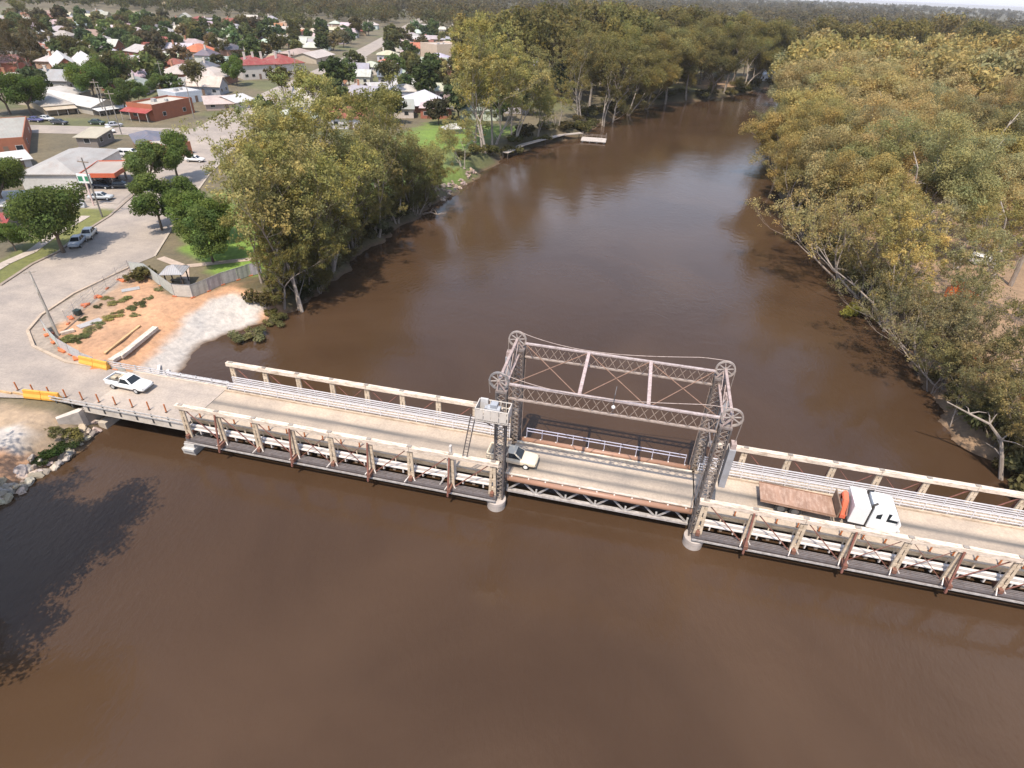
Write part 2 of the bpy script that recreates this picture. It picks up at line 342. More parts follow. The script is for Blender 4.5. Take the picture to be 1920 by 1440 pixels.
fast_mesh(me, np.stack([P2[:,0], P2[:,1], H], 1), F_, ZC, 'soil')
me.polygons.foreach_set('use_smooth', [True]*len(me.polygons)); me.materials.append(MATS['soil'])
ground = bpy.data.objects.new("ground", me); COL.objects.link(ground); tag(ground, kind='structure')
def ground_z(x, y):
    i = np.clip(np.searchsorted(AX, x), 1, nx-1); j = np.clip(np.searchsorted(AY, y), 1, ny-1)
    fx = (x-AX[i-1])/(AX[i]-AX[i-1]); fy = (y-AY[j-1])/(AY[j]-AY[j-1]); Z = H.reshape(ny, nx)
    return float((Z[j-1,i-1]*(1-fx)+Z[j-1,i]*fx)*(1-fy)+(Z[j,i-1]*(1-fx)+Z[j,i]*fx)*fy)
river = MB(); river.add([(-40,-160,0),(1000,-160,0),(1000,700,0),(-40,700,0)], [(0,1,2,3)])
tag(river.build('river', 'water'), kind='structure')

# ------------------------------------------------------------------ roads and kerbs
def sheet(name, poly, z, mat, col=(.5,.5,.5)):
    mb = MB(); n = len(poly); mb.add([(p[0],p[1],z) for p in poly], [tuple(range(n))])
    return tag(mb.build(name, mat, col), kind='structure')
FARK = [(-12,3.0),(-17.5,2.6),(-21,2.55),(-27.5,4.4),(-31.4,7.3),(-33.4,11.2),(-34.6,17.5),(-34.2,27.6),(-33.5,32.4),(-43.3,51.4),(-54.6,75.0),(-66,103)]
LEFK = [(-86,99),(-73.5,88.8),(-65,71),(-54.1,46),(-51.5,36.5),(-48.6,29.3),(-48.2,24.2),(-45.9,16.8),(-52,6),(-70,-12)]
main = FARK+[(-72,118),(-91,160),(-128,318),(-250,770),(-262,770),(-140,318),(-103,162),(-90,120)]+LEFK+[(-60,-40),(-30,-10),(-22,-4.9),(-18,-4.0),(-12,-3.75)]
from mathutils.geometry import tessellate_polygon
mb = MB(); mb.add([(p[0],p[1],2.95) for p in main], tessellate_polygon([[Vector((p[0],p[1],0)) for p in main]]))
tag(mb.build('street', 'street'), kind='structure')
cs = [(-330,30),(-200,84),(-140,101),(-88,117),(-84,108),(-137,91),(-196,74),(-326,20)]
sheet('cross_street', cs[::-1], 2.946, 'street')
sheet('forecourt', [(-76,50),(-58,52.5),(-62.5,63),(-67,74),(-80,70)], 2.942, 'street')
sheet('right_approach_road', [(82,-2.6),(160,-6),(160,-1),(82,2.6)], 2.95, 'street')
def strip(name, pts, wd, hgt, mat, col, z0=G):
    mb = MB()
    for p, q in zip(pts[:-1], pts[1:]):
        p, q = Vector((p[0],p[1],0)), Vector((q[0],q[1],0)); d = (q-p).normalized(); n = Vector((-d.y,d.x,0))*wd/2
        mb.add([p+n+Vector((0,0,z0)),p-n+Vector((0,0,z0)),q-n+Vector((0,0,z0)),q+n+Vector((0,0,z0)),p+n+Vector((0,0,z0+hgt)),p-n+Vector((0,0,z0+hgt)),q-n+Vector((0,0,z0+hgt)),q+n+Vector((0,0,z0+hgt))],
               [(0,3,2,1),(4,5,6,7),(0,1,5,4),(1,2,6,5),(2,3,7,6),(3,0,4,7)])
    return tag(mb.build(name, mat, col), kind='structure')
def offset(pts, d):
    out = []
    for i, p in enumerate(pts):
        a, b_ = Vector(pts[max(i-1,0)]), Vector(pts[min(i+1,len(pts)-1)]); e = (b_-a).normalized(); out.append((p[0]-e.y*d, p[1]+e.x*d))
    return out
strip('kerb', offset(FARK[1:8], -.15), .35, .17, 'concrete', (.46,.36,.27))
strip('kerb', FARK[8:], .35, .15, 'concrete', (.44,.37,.3))
strip('kerb', LEFK[2:-2], .45, .2, 'concrete', (.30,.24,.19))
fp = offset(LEFK[3:8], -4.2); strip('footpath', fp, 1.6, .055, 'concrete', (.45,.38,.32))
strip('footpath', [(-32.3,32.2),(-26.5,30.2),(-22,24.5)], 1.3, .06, 'concrete', (.46,.36,.29))
strip('footpath', [(-26.8,30.2),(-16,38),(-12,46)], 1.3, .06, 'concrete', (.46,.36,.29))
FARK2 = offset(FARK[1:8], .9)

# ------------------------------------------------------------------ bridge
CREAM, GREY, DGREY, RED, WHITE, LAV, BROWN = (.62,.50,.37), (.30,.275,.265), (.13,.12,.12), (.25,.105,.08), (.66,.60,.555), (.66,.635,.645), (.36,.20,.135)
PN = 3.96; ZT, ZB, YT = 5.5, 1.6, 4.08
def fence(mb, x0, x1, y, z0, z1, step, rails, pw=.07, rw=.06):
    n = max(1, round((x1-x0)/step))
    for i in range(n+1): mb.box(x0+(x1-x0)*i/n-pw/2, x0+(x1-x0)*i/n+pw/2, y-pw/2, y+pw/2, z0, z1)
    for z in rails: mb.box(x0-.02, x1+.02, y-rw/2+.012, y+rw/2+.012, z-rw*.6, z+rw*.6)
def truss_span(x0, label, nearcap=False):
    T = thing('timber_truss_span', label, 'bridge span', (x0,0,0), 0, 'timber truss spans of the bridge')
    L = 8*PN; K = dict(parent=T)
    MB().box(-.35, L+.35, -2.55, 2.5, 2.62, 2.95).build('deck', 'deckroad', **K)
    d = MB()
    for i in range(int(L*2.5)): d.box(i*.4, i*.4+.37, 2.53, 4.0, 2.82, 2.93)
    d.build('footway', 'timber', (.48,.40,.32), **K)
    st = MB()
    for y in (-2.3,-1.4,-.5,.5,1.4,2.3,3.6): st.box(-.3, L+.3, y-.13, y+.13, 2.2, 2.60)
    st.build('stringers', 'timber', (.20,.15,.11), **K)
    for k in range(9):
        cg = MB(); ye = 5.05 if k % 2 == 1 else 4.5
        cg.box(k*PN-.17, k*PN+.17, -ye, ye, 1.78, 2.18); cg.build('cross_girder', 'timber', (.20,.085,.06), **K)
    for k in range(8):
        cg = MB(); cg.box((k+.5)*PN-.13, (k+.5)*PN+.13, -3.5, 4.0, 1.85, 2.19); cg.build('floor_beam', 'timber', (.34,.26,.19), **K)
    # kerb beams, edge boarding and pipe on the near side
    MB().box(-.3, L+.3, -2.9, -2.6, 2.7, 3.12).build('kerb_beam', 'timber', (.72,.54,.34), **K)
    MB().box(-.3, L+.3, 2.42, 2.62, 2.97, 3.14).build('kerb_beam', 'timber', (.55,.44,.33), **K)
    f = MB(); f.box(-.3, L+.3, -3.42, -3.30, 2.28, 2.66); f.box(-.3, L+.3, -3.46, -3.2, 2.665, 2.73)
    f.tube([(-.3,-3.62,2.42),(L+.3,-3.62,2.42)], .12, 8); fo = f.build('service_pipe', 'paint', WHITE, **K)
    for i in range(16):
        x = (i+.5)*L/16; MB().bar((x,-3.66,2.5), (x,-3.66,1.95), .12, .12).bar((x,-3.66,1.95),(x+.02,-3.45,1.85),.1,.1).build('hanger', 'paint', WHITE, parent=fo)
    r = MB(); fence(r, -.2, L+.2, -3.12, 2.73, 3.5, PN/2, (3.42,), .10, .10); r.build('edge_rail', 'timber', CREAM, **K)
    r = MB(); fence(r, 0, L, 2.72, 2.93, 4.0, PN/2, (3.3,3.62,3.95), .08, .07); r.build('handrail', 'paint', LAV, **K)
    r = MB(); fence(r, 0, L, 3.72, 2.93, 4.1, PN/2, (3.3,3.55,3.8,4.06), .08, .08); r.build('handrail', 'paint', (.62,.60,.62), **K)
    for s in (-1, 1):
        y = s*YT
        c = MB()
        for k in range(0, 8, 2):     # timbers butt at the nodes
            a, b_ = k*PN-(.55 if k == 0 else -.012), (k+2)*PN+(.55 if k == 6 else -.012)
            c.box(a, b_, y-.23, y-.012, ZT-.22+.01*(k%4), ZT+.22); c.box(a, b_, y+.012, y+.23, ZT-.22+.01*(k%4), ZT+.22)
        tc_ = c.build('top_chord', 'timber', (.74,.62,.51), bevel=.02, **K)
        for k in range(9):
            MB().box(k*PN-.22, k*PN+.22, y-.15, y+.15, ZT+.222, ZT+.29).build('splice_plate', 'steel', (.33,.29,.25), parent=tc_)
        bm = MB()
        for yy in (-.26,-.09,.10,.27): bm.box(-.4, L+.4, y+yy-.05, y+yy+.05, ZB-.18, ZB+.16)
        bm.box(-.4, L+.4, y+s*.36, y+s*.52, ZB-.28, ZB-.20); bm.build('bottom_chord', 'steel', (.17,.15,.15), **K)
        MB().box(-.4, L+.4, y+s*.53, y+s*.58, ZB-.30, ZB-.12).build('flange', 'steel', (.46,.43,.41), **K)
        for k in range(9):
            p = MB(); x = k*PN; en = k in (0, 8)
            for q in (-1, 1):
                p.bar((x+q*.13, y, ZT-.22), (x+q*(.21 if not en else .24), y-s*0+s*.05, ZB+.165), .24, .17, (0,1,0))
            for z in (2.3, 3.3, 4.3): p.box(x-.09, x+.09, y-.08, y+.10, z, z+.32)
            po = p.build('post', 'timber', CREAM, **K)
            if not en:
                MB().bar((x-.2, y+s*.1, ZB+.5), (x-.45, y+s*.75, ZB+.25), .08, .08).bar((x+.2, y+s*.1, ZB+.5), (x+.45, y+s*.3, ZB+.2), .08, .08).build('brace_foot', 'steel', WHITE, parent=po)
        for k in range(8):            # tension rods fall towards mid-span, the two middle panels are crossed
            for dr in ((1,) if k < 3 else (-1,) if k > 4 else (1,-1)):
                xa, xb = (k*PN+.3, (k+1)*PN-.3) if dr > 0 else ((k+1)*PN-.3, k*PN+.3)
                th = .075 if len(((1,) if k < 3 else (-1,) if k > 4 else (1,-1))) == 1 else .05
                MB().bar((xa, y+s*.02*dr, ZT-.23), (xb, y+s*.02*dr, ZB+.17), th, th).build('diagonal_rod', 'steel', RED, **K)
        for k in (1,3,5,7):
            MB().bar((k*PN-.08, y+s*.24, ZT-.05), (k*PN-.08, y+s*.95, 1.55), .15, .13, (0,1,0)).bar((k*PN-.08, y+s*.95, 1.56), (k*PN-.08, y+s*.95, 1.30), .16, .18, (0,1,0)).build('sway_brace', 'steel', RED, **K)
    return T
truss_span(0, "long cream timber truss span at the left end, beside the riverbank worksite")
RX0 = 50.22
truss_span(RX0, "long cream timber truss span running out of frame at right, carrying the white truck")

# concrete approach span
T = thing('approach_span', 'flat concrete approach span with black posted guard rail between riverbank and cream truss', 'bridge span', (-6.3,0,0))
K = dict(parent=T, world=True)
MB().box(-12.2, -.42, -3.75, 3.0, 2.45, 2.945).build('slab', 'approachroad', **K)
MB().box(-12.4, -.44, -3.98, -3.752, 2.28, 3.06).build('fascia_beam', 'concrete', (.62,.55,.48), **K)
MB().box(-12.4, -.44, 3.002, 3.2, 2.28, 3.05).build('fascia_beam', 'concrete', (.58,.5,.42), **K)
for y in (-2.6,-.9,.9,2.4): MB().box(-12, -.5, y-.3, y+.3, 1.6, 2.448).build('girder', 'concrete', (.4,.35,.31), **K)
for i in range(8):
    x = -15.6+i*1.93
    MB().box(x-.07, x+.07, -4.06, -3.985, 2.6, 3.75).build('guard_post', 'steel', (.07,.075,.08), **K)
g_ = MB()
for z in (3.3, 3.66): g_.box(-16.2, -.3, -4.13, -4.065, z-.07, z+.07)
g_.build('guard_rail', 'steel', (.50,.48,.46), **K)
for i in range(9):
    x = -16+i*1.95
    MB().box(x-.05, x+.05, 3.21, 3.29, 2.6, 3.78).build('guard_post', 'steel', (.28,.29,.32), **K)
g_ = MB()
for z in (3.15, 3.42, 3.7): g_.box(-16.4, -.1, 3.14, 3.205, z-.055, z+.055)
g_.build('guard_rail', 'steel', (.56,.55,.56), **K)
g_ = MB(); g_.box(-9.5, -.2, 4.2, 4.35, 2.5, 2.7); g_.box(-9.5,-.2,3.85,3.95,2.3,2.5); g_.build('service_pipe', 'paint', (.6,.58,.6), **K)
# abutment and the bearing pier at the first truss
T = thing('abutment', 'pale concrete abutment wall with wing wall on the left bank under the approach', 'abutment', (-12.3,0,0))
K = dict(parent=T, world=True)
MB().box(-13.2, -12.45, -4.0, 3.2, -1.5, 2.44).build('wall', 'concrete', (.42,.36,.31), **K)
MB().prism([(-12.5,-4.6),(-13.6,-6.2),(-14,-5.9),(-13,-4.02),(-12.5,-4.02)], -1, 2.7).build('wing_wall', 'concrete', (.58,.5,.43), **K)
MB().box(-11.9, -11.0, -3.6, 3.2, -1.5, .75).build('footing', 'concrete', (.52,.45,.38), **K)
T = thing('trestle_pier', 'blocky grey bearing pier under the shore end of the left truss', 'pier', (.1,0,0))
K = dict(parent=T, world=True)
for s in (-1, 1):
    q = MB(); q.box(-.75, .65, s*4.15-.7, s*4.15+.7, -3, .55); q.build('column', 'concrete', (.42,.39,.36), **K)
    q = MB(); q.box(-.6, .75, s*4.2-.85, s*4.2+.55, .57, .85); q.box(-.45,.7,s*4.15-.6,s*4.15+.5,.87,1.28); q.build('bearing', 'concrete', (.50,.48,.46), **K)
MB().box(-.5, .5, -3.4, 3.4, .2, 1.2).build('crossbeam', 'concrete', (.3,.27,.24), **K)
T = thing('trestle_pier', 'bearing pier under the far right end of the right truss', 'pier', (82,0,0))
K = dict(parent=T, world=True)
for s in (-1,1): MB().box(81.4, 82.9, s*4.15-.7, s*4.15+.7, -3, 1.28).build('column', 'concrete', (.42,.39,.36), **K)
MB().box(81.5, 82.6, -3.4, 3.4, .2, 1.2).build('crossbeam', 'concrete', (.3,.27,.24), **K)
MB().box(82.6, 90, -3.4, 3.6, 1.2, 2.94).build('end_wall', 'concrete', (.4,.36,.32), **K)

# round caissons under the lift towers
XL, XR = 32.15, 50.05
def lathe(mb, c, prof, n=28):
    base = len(mb.v)
    for r_, z in prof:
        for j in range(n): mb.v.append((c[0]+r_*math.cos(2*math.pi*j/n), c[1]+r_*math.sin(2*math.pi*j/n), z))
    for i in range(len(prof)-1):
        for j in range(n): mb.f.append((base+i*n+j, base+i*n+(j+1)%n, base+(i+1)*n+(j+1)%n, base+(i+1)*n+j))
    mb.f.append(tuple(base+(len(prof)-1)*n+j for j in range(n)))
    return mb
for xx, nm in ((XL-.15,'left'),(XR+.1,'right')):
    T = thing('bridge_pier', 'pair of round concrete caissons under the %s lift tower' % nm, 'pier', (xx,0,0), 0, 'caisson piers of the lift span')
    for s in (-1,1):
        lathe(MB(), (0,s*3.75), [(.86,-3),(.86,.62),(.90,.63),(.90,.98),(.86,1.02)]).build('caisson', 'concrete', (.44,.38,.34), parent=T)
    MB().box(-.35, .35, -2.9, 2.9, .1, .9).build('crossbeam', 'concrete', (.3,.27,.25), parent=T)

# lift span
T = thing('lift_span', 'lowered steel lift span with copper brown edge pipes between the two towers', 'bridge span', (41.1,0,0))
K = dict(parent=T, world=True)
A, B = 32.75, 49.45
MB().box(A-.3, B+.3, -2.3, 2.3, 2.72, 2.95).build('deck', 'deckroad', **K)
MB().box(A-.2, B+.2, -2.42, -2.2, 2.96, 3.05).build('kerb', 'timber', (.6,.52,.44), **K)
MB().box(A-.2, B+.2, 2.25, 2.5, 2.96, 3.16).build('kerb', 'timber', (.70,.6,.47), **K)
for y, z in ((-2.62, 2.72), (3.45, 2.62)):
    pp = MB().tube([(A-.2,y,z),(B+.2,y,z)], .27, 14).build('edge_pipe', 'paint', BROWN, smooth=True, **K)
    for i in range(11):
        x = A+.4+i*(B-A-.8)/10; MB().tube([(x,y-.0,z+.24),(x,y,z+.34)], .07, 8).build('bolt_cap', 'paint', (.75,.68,.6), parent=pp, world=True)
r = MB(); fence(r, A+.5, B-.4, 3.85, 2.6, 3.85, 1.6, (3.45,3.8), .06, .055); r.build('handrail', 'paint', (.56,.54,.64), **K)
MB().box(A, B, 2.55, 3.1, 2.5, 2.6).build('footway', 'timber', (.16,.11,.08), **K)
for y in (-2.45, 3.4):
    MB().box(A-.1, B+.1, y-.19, y+.19, 1.0, 1.2).build('bottom_chord', 'steel', (.46,.42,.40), **K)
    npan = 6; pw = (B-A)/npan
    for i in range(npan):
        xa = A+i*pw
        for p0, p1 in (((xa+.08,y,1.2),(xa+pw/2,y,2.5)), ((xa+pw-.08,y,1.2),(xa+pw/2,y,2.5))): MB().bar(p0, p1, .16, .10, (0,1,0)).build('truss_web', 'steel', (.42,.39,.37), **K)
    for i in range(npan+1):
        MB().box(A+i*pw-.08, A+i*pw+.08, y-.06, y+.06, 1.203, 1.75).build('truss_stub', 'steel', (.5,.47,.44), **K)
for i in range(7):
    x = A+.1+i*(B-A-.2)/6; MB().box(x-.12, x+.12, -2.2, 3.2, 2.2, 2.715).build('floor_beam', 'steel', (.13,.11,.10), **K)

# lift frame: two towers joined by the overhead girders
T = thing('lift_gantry', 'tall riveted steel lift towers joined by lattice girders with rope wheels at the corners', 'lift tower', (41.1,0,1.0))
K = dict(parent=T, world=True)
STL, PNK = (.215,.185,.175), (.42,.325,.30)
YG = 3.45; ZG = 13.85
def lattice_leg(x, y, z0, z1, wd, dp):
    m_ = MB(); h = wd/2; e = dp/2
    for sx in (-1,1):
        for sy in (-1,1):
            m_.box(x+sx*h-.07, x+sx*h+.07, y+sy*e-.07, y+sy*e+.07, z0, z1)
        m_.box(x+sx*(h-.09)-.02, x+sx*(h-.09)+.02, y-e+.075, y+e-.075, z0, z1) if False else None
    leg = m_.build('leg', 'steel', (.12,.105,.10), **K)
    l_ = MB(); n = int((z1-z0)/.5)
    for i in range(n):
        za, zb = z0+(z1-z0)*i/n, z0+(z1-z0)*(i+1)/n
        for sy in (-1,1):
            q = 1 if i % 2 else -1
            l_.bar((x-q*(h-.075), y+sy*(e+.0), za), (x+q*(h-.075), y+sy*e, zb),   .025, .06, (0,1,0)); l_.bar((x+q*(h-.075), y+sy*(e-.035), za), (x-q*(h-.075), y+sy*(e-.035), zb),   .025, .06, (0,1,0))
        for sx in (-1,1):
            q = 1 if i % 2 else -1
            l_.bar((x+sx*h, y-q*(e-.075), za), (x+sx*h, y+q*(e-.075), zb),   .025, .06, (1,0,0)); l_.bar((x+sx*(h-.035), y+q*(e-.075), za), (x+sx*(h-.035), y-q*(e-.075), zb),   .025, .06, (1,0,0))
    l_.build('lacing', 'steel', (.33,.275,.24), parent=leg, world=True)
    return leg
for x, sgn in ((XL,-1),(XR,1)):
    for s in (-1,1):
        lattice_leg(x, s*(YG+.05), 1.02, 13.1, .84, .7)
        MB().box(x-.48, x+.48, s*(YG+.05)-.42, s*(YG+.05)+.42, 13.105, 13.3).build('leg_cap', 'steel', STL, **K)
        # sheave with spokes, turning about a cross axle
        cx, cz, r_ = x+sgn*.28, 14.1, .84
        sh = MB().ring((cx, s*(YG+.12), cz), (0,1,0), r_, .20, .13, 32)
        lathe_ax = MB()
        shv = sh.build('rope_wheel', 'steel', (.24,.23,.23) if (sgn < 0 and s < 0) else (.36,.31,.28), **K)
        for k in range(8):
            a = math.pi*k/4+.2; MB().bar((cx+math.cos(a)*.1, s*(YG+.12), cz+math.sin(a)*.1), (cx+math.cos(a)*(r_-.12), s*(YG+.12), cz+math.sin(a)*(r_-.12)), .07, .09, (0,1,0)).build('spoke', 'steel', (.40,.35,.32), parent=shv, world=True)
        MB().tube([(cx, s*(YG+.12)-.2, cz), (cx, s*(YG+.12)+.2, cz)], .13, 10).build('hub', 'steel', (.36,.3,.27), parent=shv, world=True)
        br = MB()
        for q in (-1,1): br.bar((x+q*.35, s*(YG+.12)+.22, 13.3), (cx, s*(YG+.12)+.22, cz+.05), .1, .1); br.bar((x+q*.35, s*(YG+.12)-.22, 13.3), (cx, s*(YG+.12)-.22, cz+.05), .1, .1)
        br.build('bearing_bracket', 'steel', PNK, **K)
        # counterweight on the outer side, hung in ropes
        wx = x+sgn*1.0
        top_z, bot_z = (11.2, 7.2) if sgn > 0 else (12.3, 9.6)
        if not (sgn < 0 and s < 0):
            cwm = MB().box(wx-.26, wx+.26, s*YG-.42, s*YG+.42, bot_z, top_z).build('counterweight', 'concrete', (.33,.325,.34), bevel=.03, **K)
            MB().box(wx-.2, wx+.2, s*YG-.3, s*YG+.3, top_z+.002, top_z+.5).build('hanger_block', 'steel', PNK, parent=cwm, world=True)
        MB().tube([(cx+sgn*(r_+.01), s*(YG+.12), cz), (wx+.05*sgn, s*YG, top_z+.4)], .035, 6).build('rope', 'steel', (.3,.25,.22), **K)
        MB().tube([(cx-sgn*(r_+.01), s*(YG+.12), cz), (cx-sgn*(r_+.12), s*3.0, 3.2)], .028, 6).build('rope', 'steel', (.33,.25,.21), **K)
    # portal beam across each tower, lattice
    pb = MB(); pb.bar((x+sgn*.28,-YG-.1,14.12),(x+sgn*.28,YG+.1,14.12),.22,.2); pb.bar((x,-YG+.4,12.75),(x,YG-.4,12.75),.18,.16)
    for i in range(6):
        ya, yb = -YG+.4+i*(2*YG-.8)/6, -YG+.4+(i+1)*(2*YG-.8)/6
        pb.bar((x+sgn*.1, ya, 12.8 if i%2 else 14.05), (x+sgn*.1, yb, 14.05 if i%2 else 12.8), .06, .09)
    pb.build('portal_beam', 'steel', PNK, **K)
    for s in (-1,1):
        MB().bar((x, s*(YG-.35), 10.2), (x, s*.8, 12.7), .1, .1).build('knee_brace', 'steel', STL, **K)
    cb = MB()
    for z in (8.6,): cb.bar((x,-YG+.4,z),(x,YG-.4,z),.12,.12)
    if sgn > 0: cb.build('cross_tie', 'steel', STL, **K)
for s in (-1,1):
    y = s*YG
    gd = MB()
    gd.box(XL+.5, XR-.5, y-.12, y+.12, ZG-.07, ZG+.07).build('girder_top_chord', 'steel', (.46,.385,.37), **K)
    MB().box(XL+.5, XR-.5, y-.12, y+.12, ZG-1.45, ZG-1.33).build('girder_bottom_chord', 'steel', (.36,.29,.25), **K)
    lw = MB(); n = 22; L_ = XR-XL-1.0
    for i in range(n):
        xa, xb = XL+.5+L_*i/n, XL+.5+L_*(i+1)/n
        lw.bar((xa,y-.03,ZG-1.33 if i%2 else ZG-.07),(xb,y-.03,ZG-.07 if i%2 else ZG-1.33),.03,.07,(0,1,0)); lw.bar((xa,y+.03,ZG-.07 if i%2 else ZG-1.33),(xb,y+.03,ZG-1.33 if i%2 else ZG-.07),.03,.07,(0,1,0))
    lw.build('girder_lacing', 'steel', (.36,.28,.23), **K)
    # long haul rope sagging between the wheels
    pts = [(XL-.2+(XR-XL+.4)*i/24, y+s*.15, 14.95-1.0*math.sin(math.pi*min(1,(i/24)*1.12)**.8)**1.0) for i in range(25)]
    MB().tube(pts, .03, 5).build('haul_rope', 'steel', (.45,.36,.32), **K)
bays = [XL+.5, 38.5, 44.0, XR-.5]
for x in bays[1:3]: MB().box(x-.14, x+.14, -YG+.12, YG-.12, ZG-.12, ZG+.12).build('strut', 'steel', (.50,.39,.37), **K)
for a, b_ in zip(bays[:-1], bays[1:]):
    MB().bar((a+.2,-YG+.15,ZG-.05),(b_-.2,YG-.15,ZG-.05),.06,.05).build('cross_rod', 'steel', (.32,.19,.13), **K)
    MB().bar((a+.2,YG-.15,ZG-.11),(b_-.2,-YG+.15,ZG-.11),.06,.05).build('cross_rod', 'steel', (.32,.19,.13), **K)
# machinery platform on the left tower, ladder and winch post
pf = MB()
for i in range(15): pf.box(30.35+i*.19, 30.35+i*.19+.09, -5.45, -3.95, 11.19, 11.25)
pf.box(30.35,33.15,-5.45,-5.37,11.1,11.185).box(30.35,33.15,-4.03,-3.95,11.1,11.185)
pf = pf.build('platform', 'steel', (.55,.5,.45), **K)
r = MB(); PX0, PX1, PY0, PY1 = 30.38, 33.12, -5.42, -3.98
for a, b_ in (((PX0,PY0),(PX1,PY0)),((PX1,PY0),(PX1,PY1)),((PX1,PY1),(PX0,PY1)),((PX0,PY1),(PX0,PY0))):
    n = 6
    for i in range(n):
        x, y = a[0]+(b_[0]-a[0])*i/n, a[1]+(b_[1]-a[1])*i/n; r.box(x-.035,x+.035,y-.035,y+.035,11.27,12.35)
    for z in (11.75,12.32): r.bar((a[0],a[1],z),(b_[0],b_[1],z),.06,.07)
r.build('platform_rail', 'paint', (.66,.60,.54), parent=pf, world=True)
q = MB()
for i in range(4): q.box(PX0+.06+i*.66, PX0+.66+i*.66, PY0-.06, PY0-.04, 11.3, 12.25)
q.box(PX0-.05,PX0-.03,PY0+.1,PY1-.1,11.3,12.2); q.box(PX1+.03,PX1+.05,PY0+.1,PY1-.1,11.3,12.2)
q.build('mesh_panel', 'paint', (.60,.545,.49), parent=pf, world=True)
mc = MB(); mc.box(31.45,32.05,-4.75,-4.15,11.27,12.45); mc.tube([(31.2,-4.5,11.85),(32.3,-4.5,11.85)],.34,14); mc.box(30.95,31.3,-4.7,-4.3,11.27,12.0)
mc.build('motor', 'paint', (.34,.36,.40), parent=pf, world=True, bevel=.03)
MB().box(30.5,31.15,-4.2,-4.02,11.27,12.5).build('control_box', 'paint', (.55,.53,.52), parent=pf, world=True)
for x in (30.6, 32.9): MB().bar((x,-5.2,11.15),(XL+(x-XL)*.4,-3.95,9.6),.09,.09).build('platform_strut', 'steel', STL, **K)
ld = MB(); 
for q in (-.2,.2): ld.bar((30.1+q,-5.0,11.3),(29.05+q,-4.1,5.75),.07,.07)
for i in range(14):
    k = (i+.5)/14; ld.bar((29.9-1.05*k,-5.0+.9*k,11.3-5.55*k),(30.3-1.05*k,-5.0+.9*k,11.3-5.55*k),.04,.04)
ld.build('ladder', 'steel', (.16,.14,.135), **K)
wp = MB(); wp.box(27.3,28.0,-4.0,-3.4,2.75,4.9); wp.box(27.5,27.7,-3.9,-3.6,4.9,6.4); wp.bar((27.3,-3.9,3.2),(26.6,-4.2,1.8),.1,.1)
tag(wp.build('winch_cabinet', 'paint', (.58,.54,.5)), 'pale grey winch cabinet by the near truss below the left tower ladder', 'cabinet')
# floodlight hanging on the near girder
T = thing('floodlight', 'white floodlight on a dark bracket at the near overhead girder', 'light', (41.3,-3.7,13.6))
MB().bar((0,.1,.9),(0,.1,-.1),.07,.07).bar((0,.1,.9),(.05,.6,1.4),.06,.06).build('bracket', 'steel', (.08,.08,.09), parent=T)
lathe(MB(), (.02,0), [(.03,-.32),(.15,-.27),(.15,-.15),(.06,-.05)], 14).build('lamp_head', 'paint', (.75,.73,.72), parent=T)

# ------------------------------------------------------------------ roadside posts and barriers
post0 = None
bx = [-21.2+i*1.95 for i in range(21)]+[RX0+3+i*1.75 for i in range(17)]
for i, x in enumerate(bx):
    y = -3.3+.045*(x+21) if x < 0 else -2.38
    y = min(-2.38, y) if x < 0 else y
    if i < 21: lab = '%s orange marker post from the left along the near kerb of the left spans' % ORD[i+1]
    else: lab = '%s orange marker post right of the right tower along the near kerb' % ORD[i-20]
    if post0 is None:
        post0 = thing('marker_post', lab, 'marker post', (x,y,2.95), 0, 'orange marker posts along the kerb')
        MB().box(-.055,.055,-.055,.055,0,1.05).build('post', 'plastic', (.50,.16,.055), parent=post0, bevel=.015)
        MB().box(-.11,.11,-.11,.11,0,.06).build('base', 'rubber', (.05,.05,.05), parent=post0)
    else:
        o = copy_tree(post0); o.location = (x,y,2.95); o['label'] = lab
def barrier(loc, rz, label):
    T = thing('water_barrier', label, 'barrier', loc, rz, 'orange plastic road barriers')
    for k in (-1,1):
        b_ = MB(); x0, x1 = (-2.0,-.02) if k < 0 else (.02,2.0)
        pr = [(-.3,0),(.3,0),(.3,.25),(.14,.55),(.12,.95),(-.12,.95),(-.14,.55),(-.3,.25)]
        b_.add([(x0,p[0],p[1]) for p in pr]+[(x1,p[0],p[1]) for p in pr], [tuple(reversed(range(8))), tuple(range(8,16))]+[(i,(i+1)%8,8+(i+1)%8,8+i) for i in range(8)])
        b_.build('segment', 'plastic', (.72,.36,.06), parent=T, bevel=.03)
    return T
barrier((-17.3,2.9,2.95), R(-4), 'yellow orange water barrier at the far side of the road, before the bridge rail')
barrier((-17.4,-3.85,2.95), R(6), 'yellow orange water barrier at the near side of the road, before the bridge rail')
g_ = MB(); 
for i in range(12):
    a = (-19.6-i*1.6, -3.9-.16*i); g_.box(a[0]-1.55,a[0],a[1]-.08+0.01*i,a[1]+.08+.01*i,2.93,3.15)
tag(g_.build('edge_beam', 'timber', (.62,.40,.2)), 'low yellow timber edge beam along the near road edge at far left', 'edge beam')

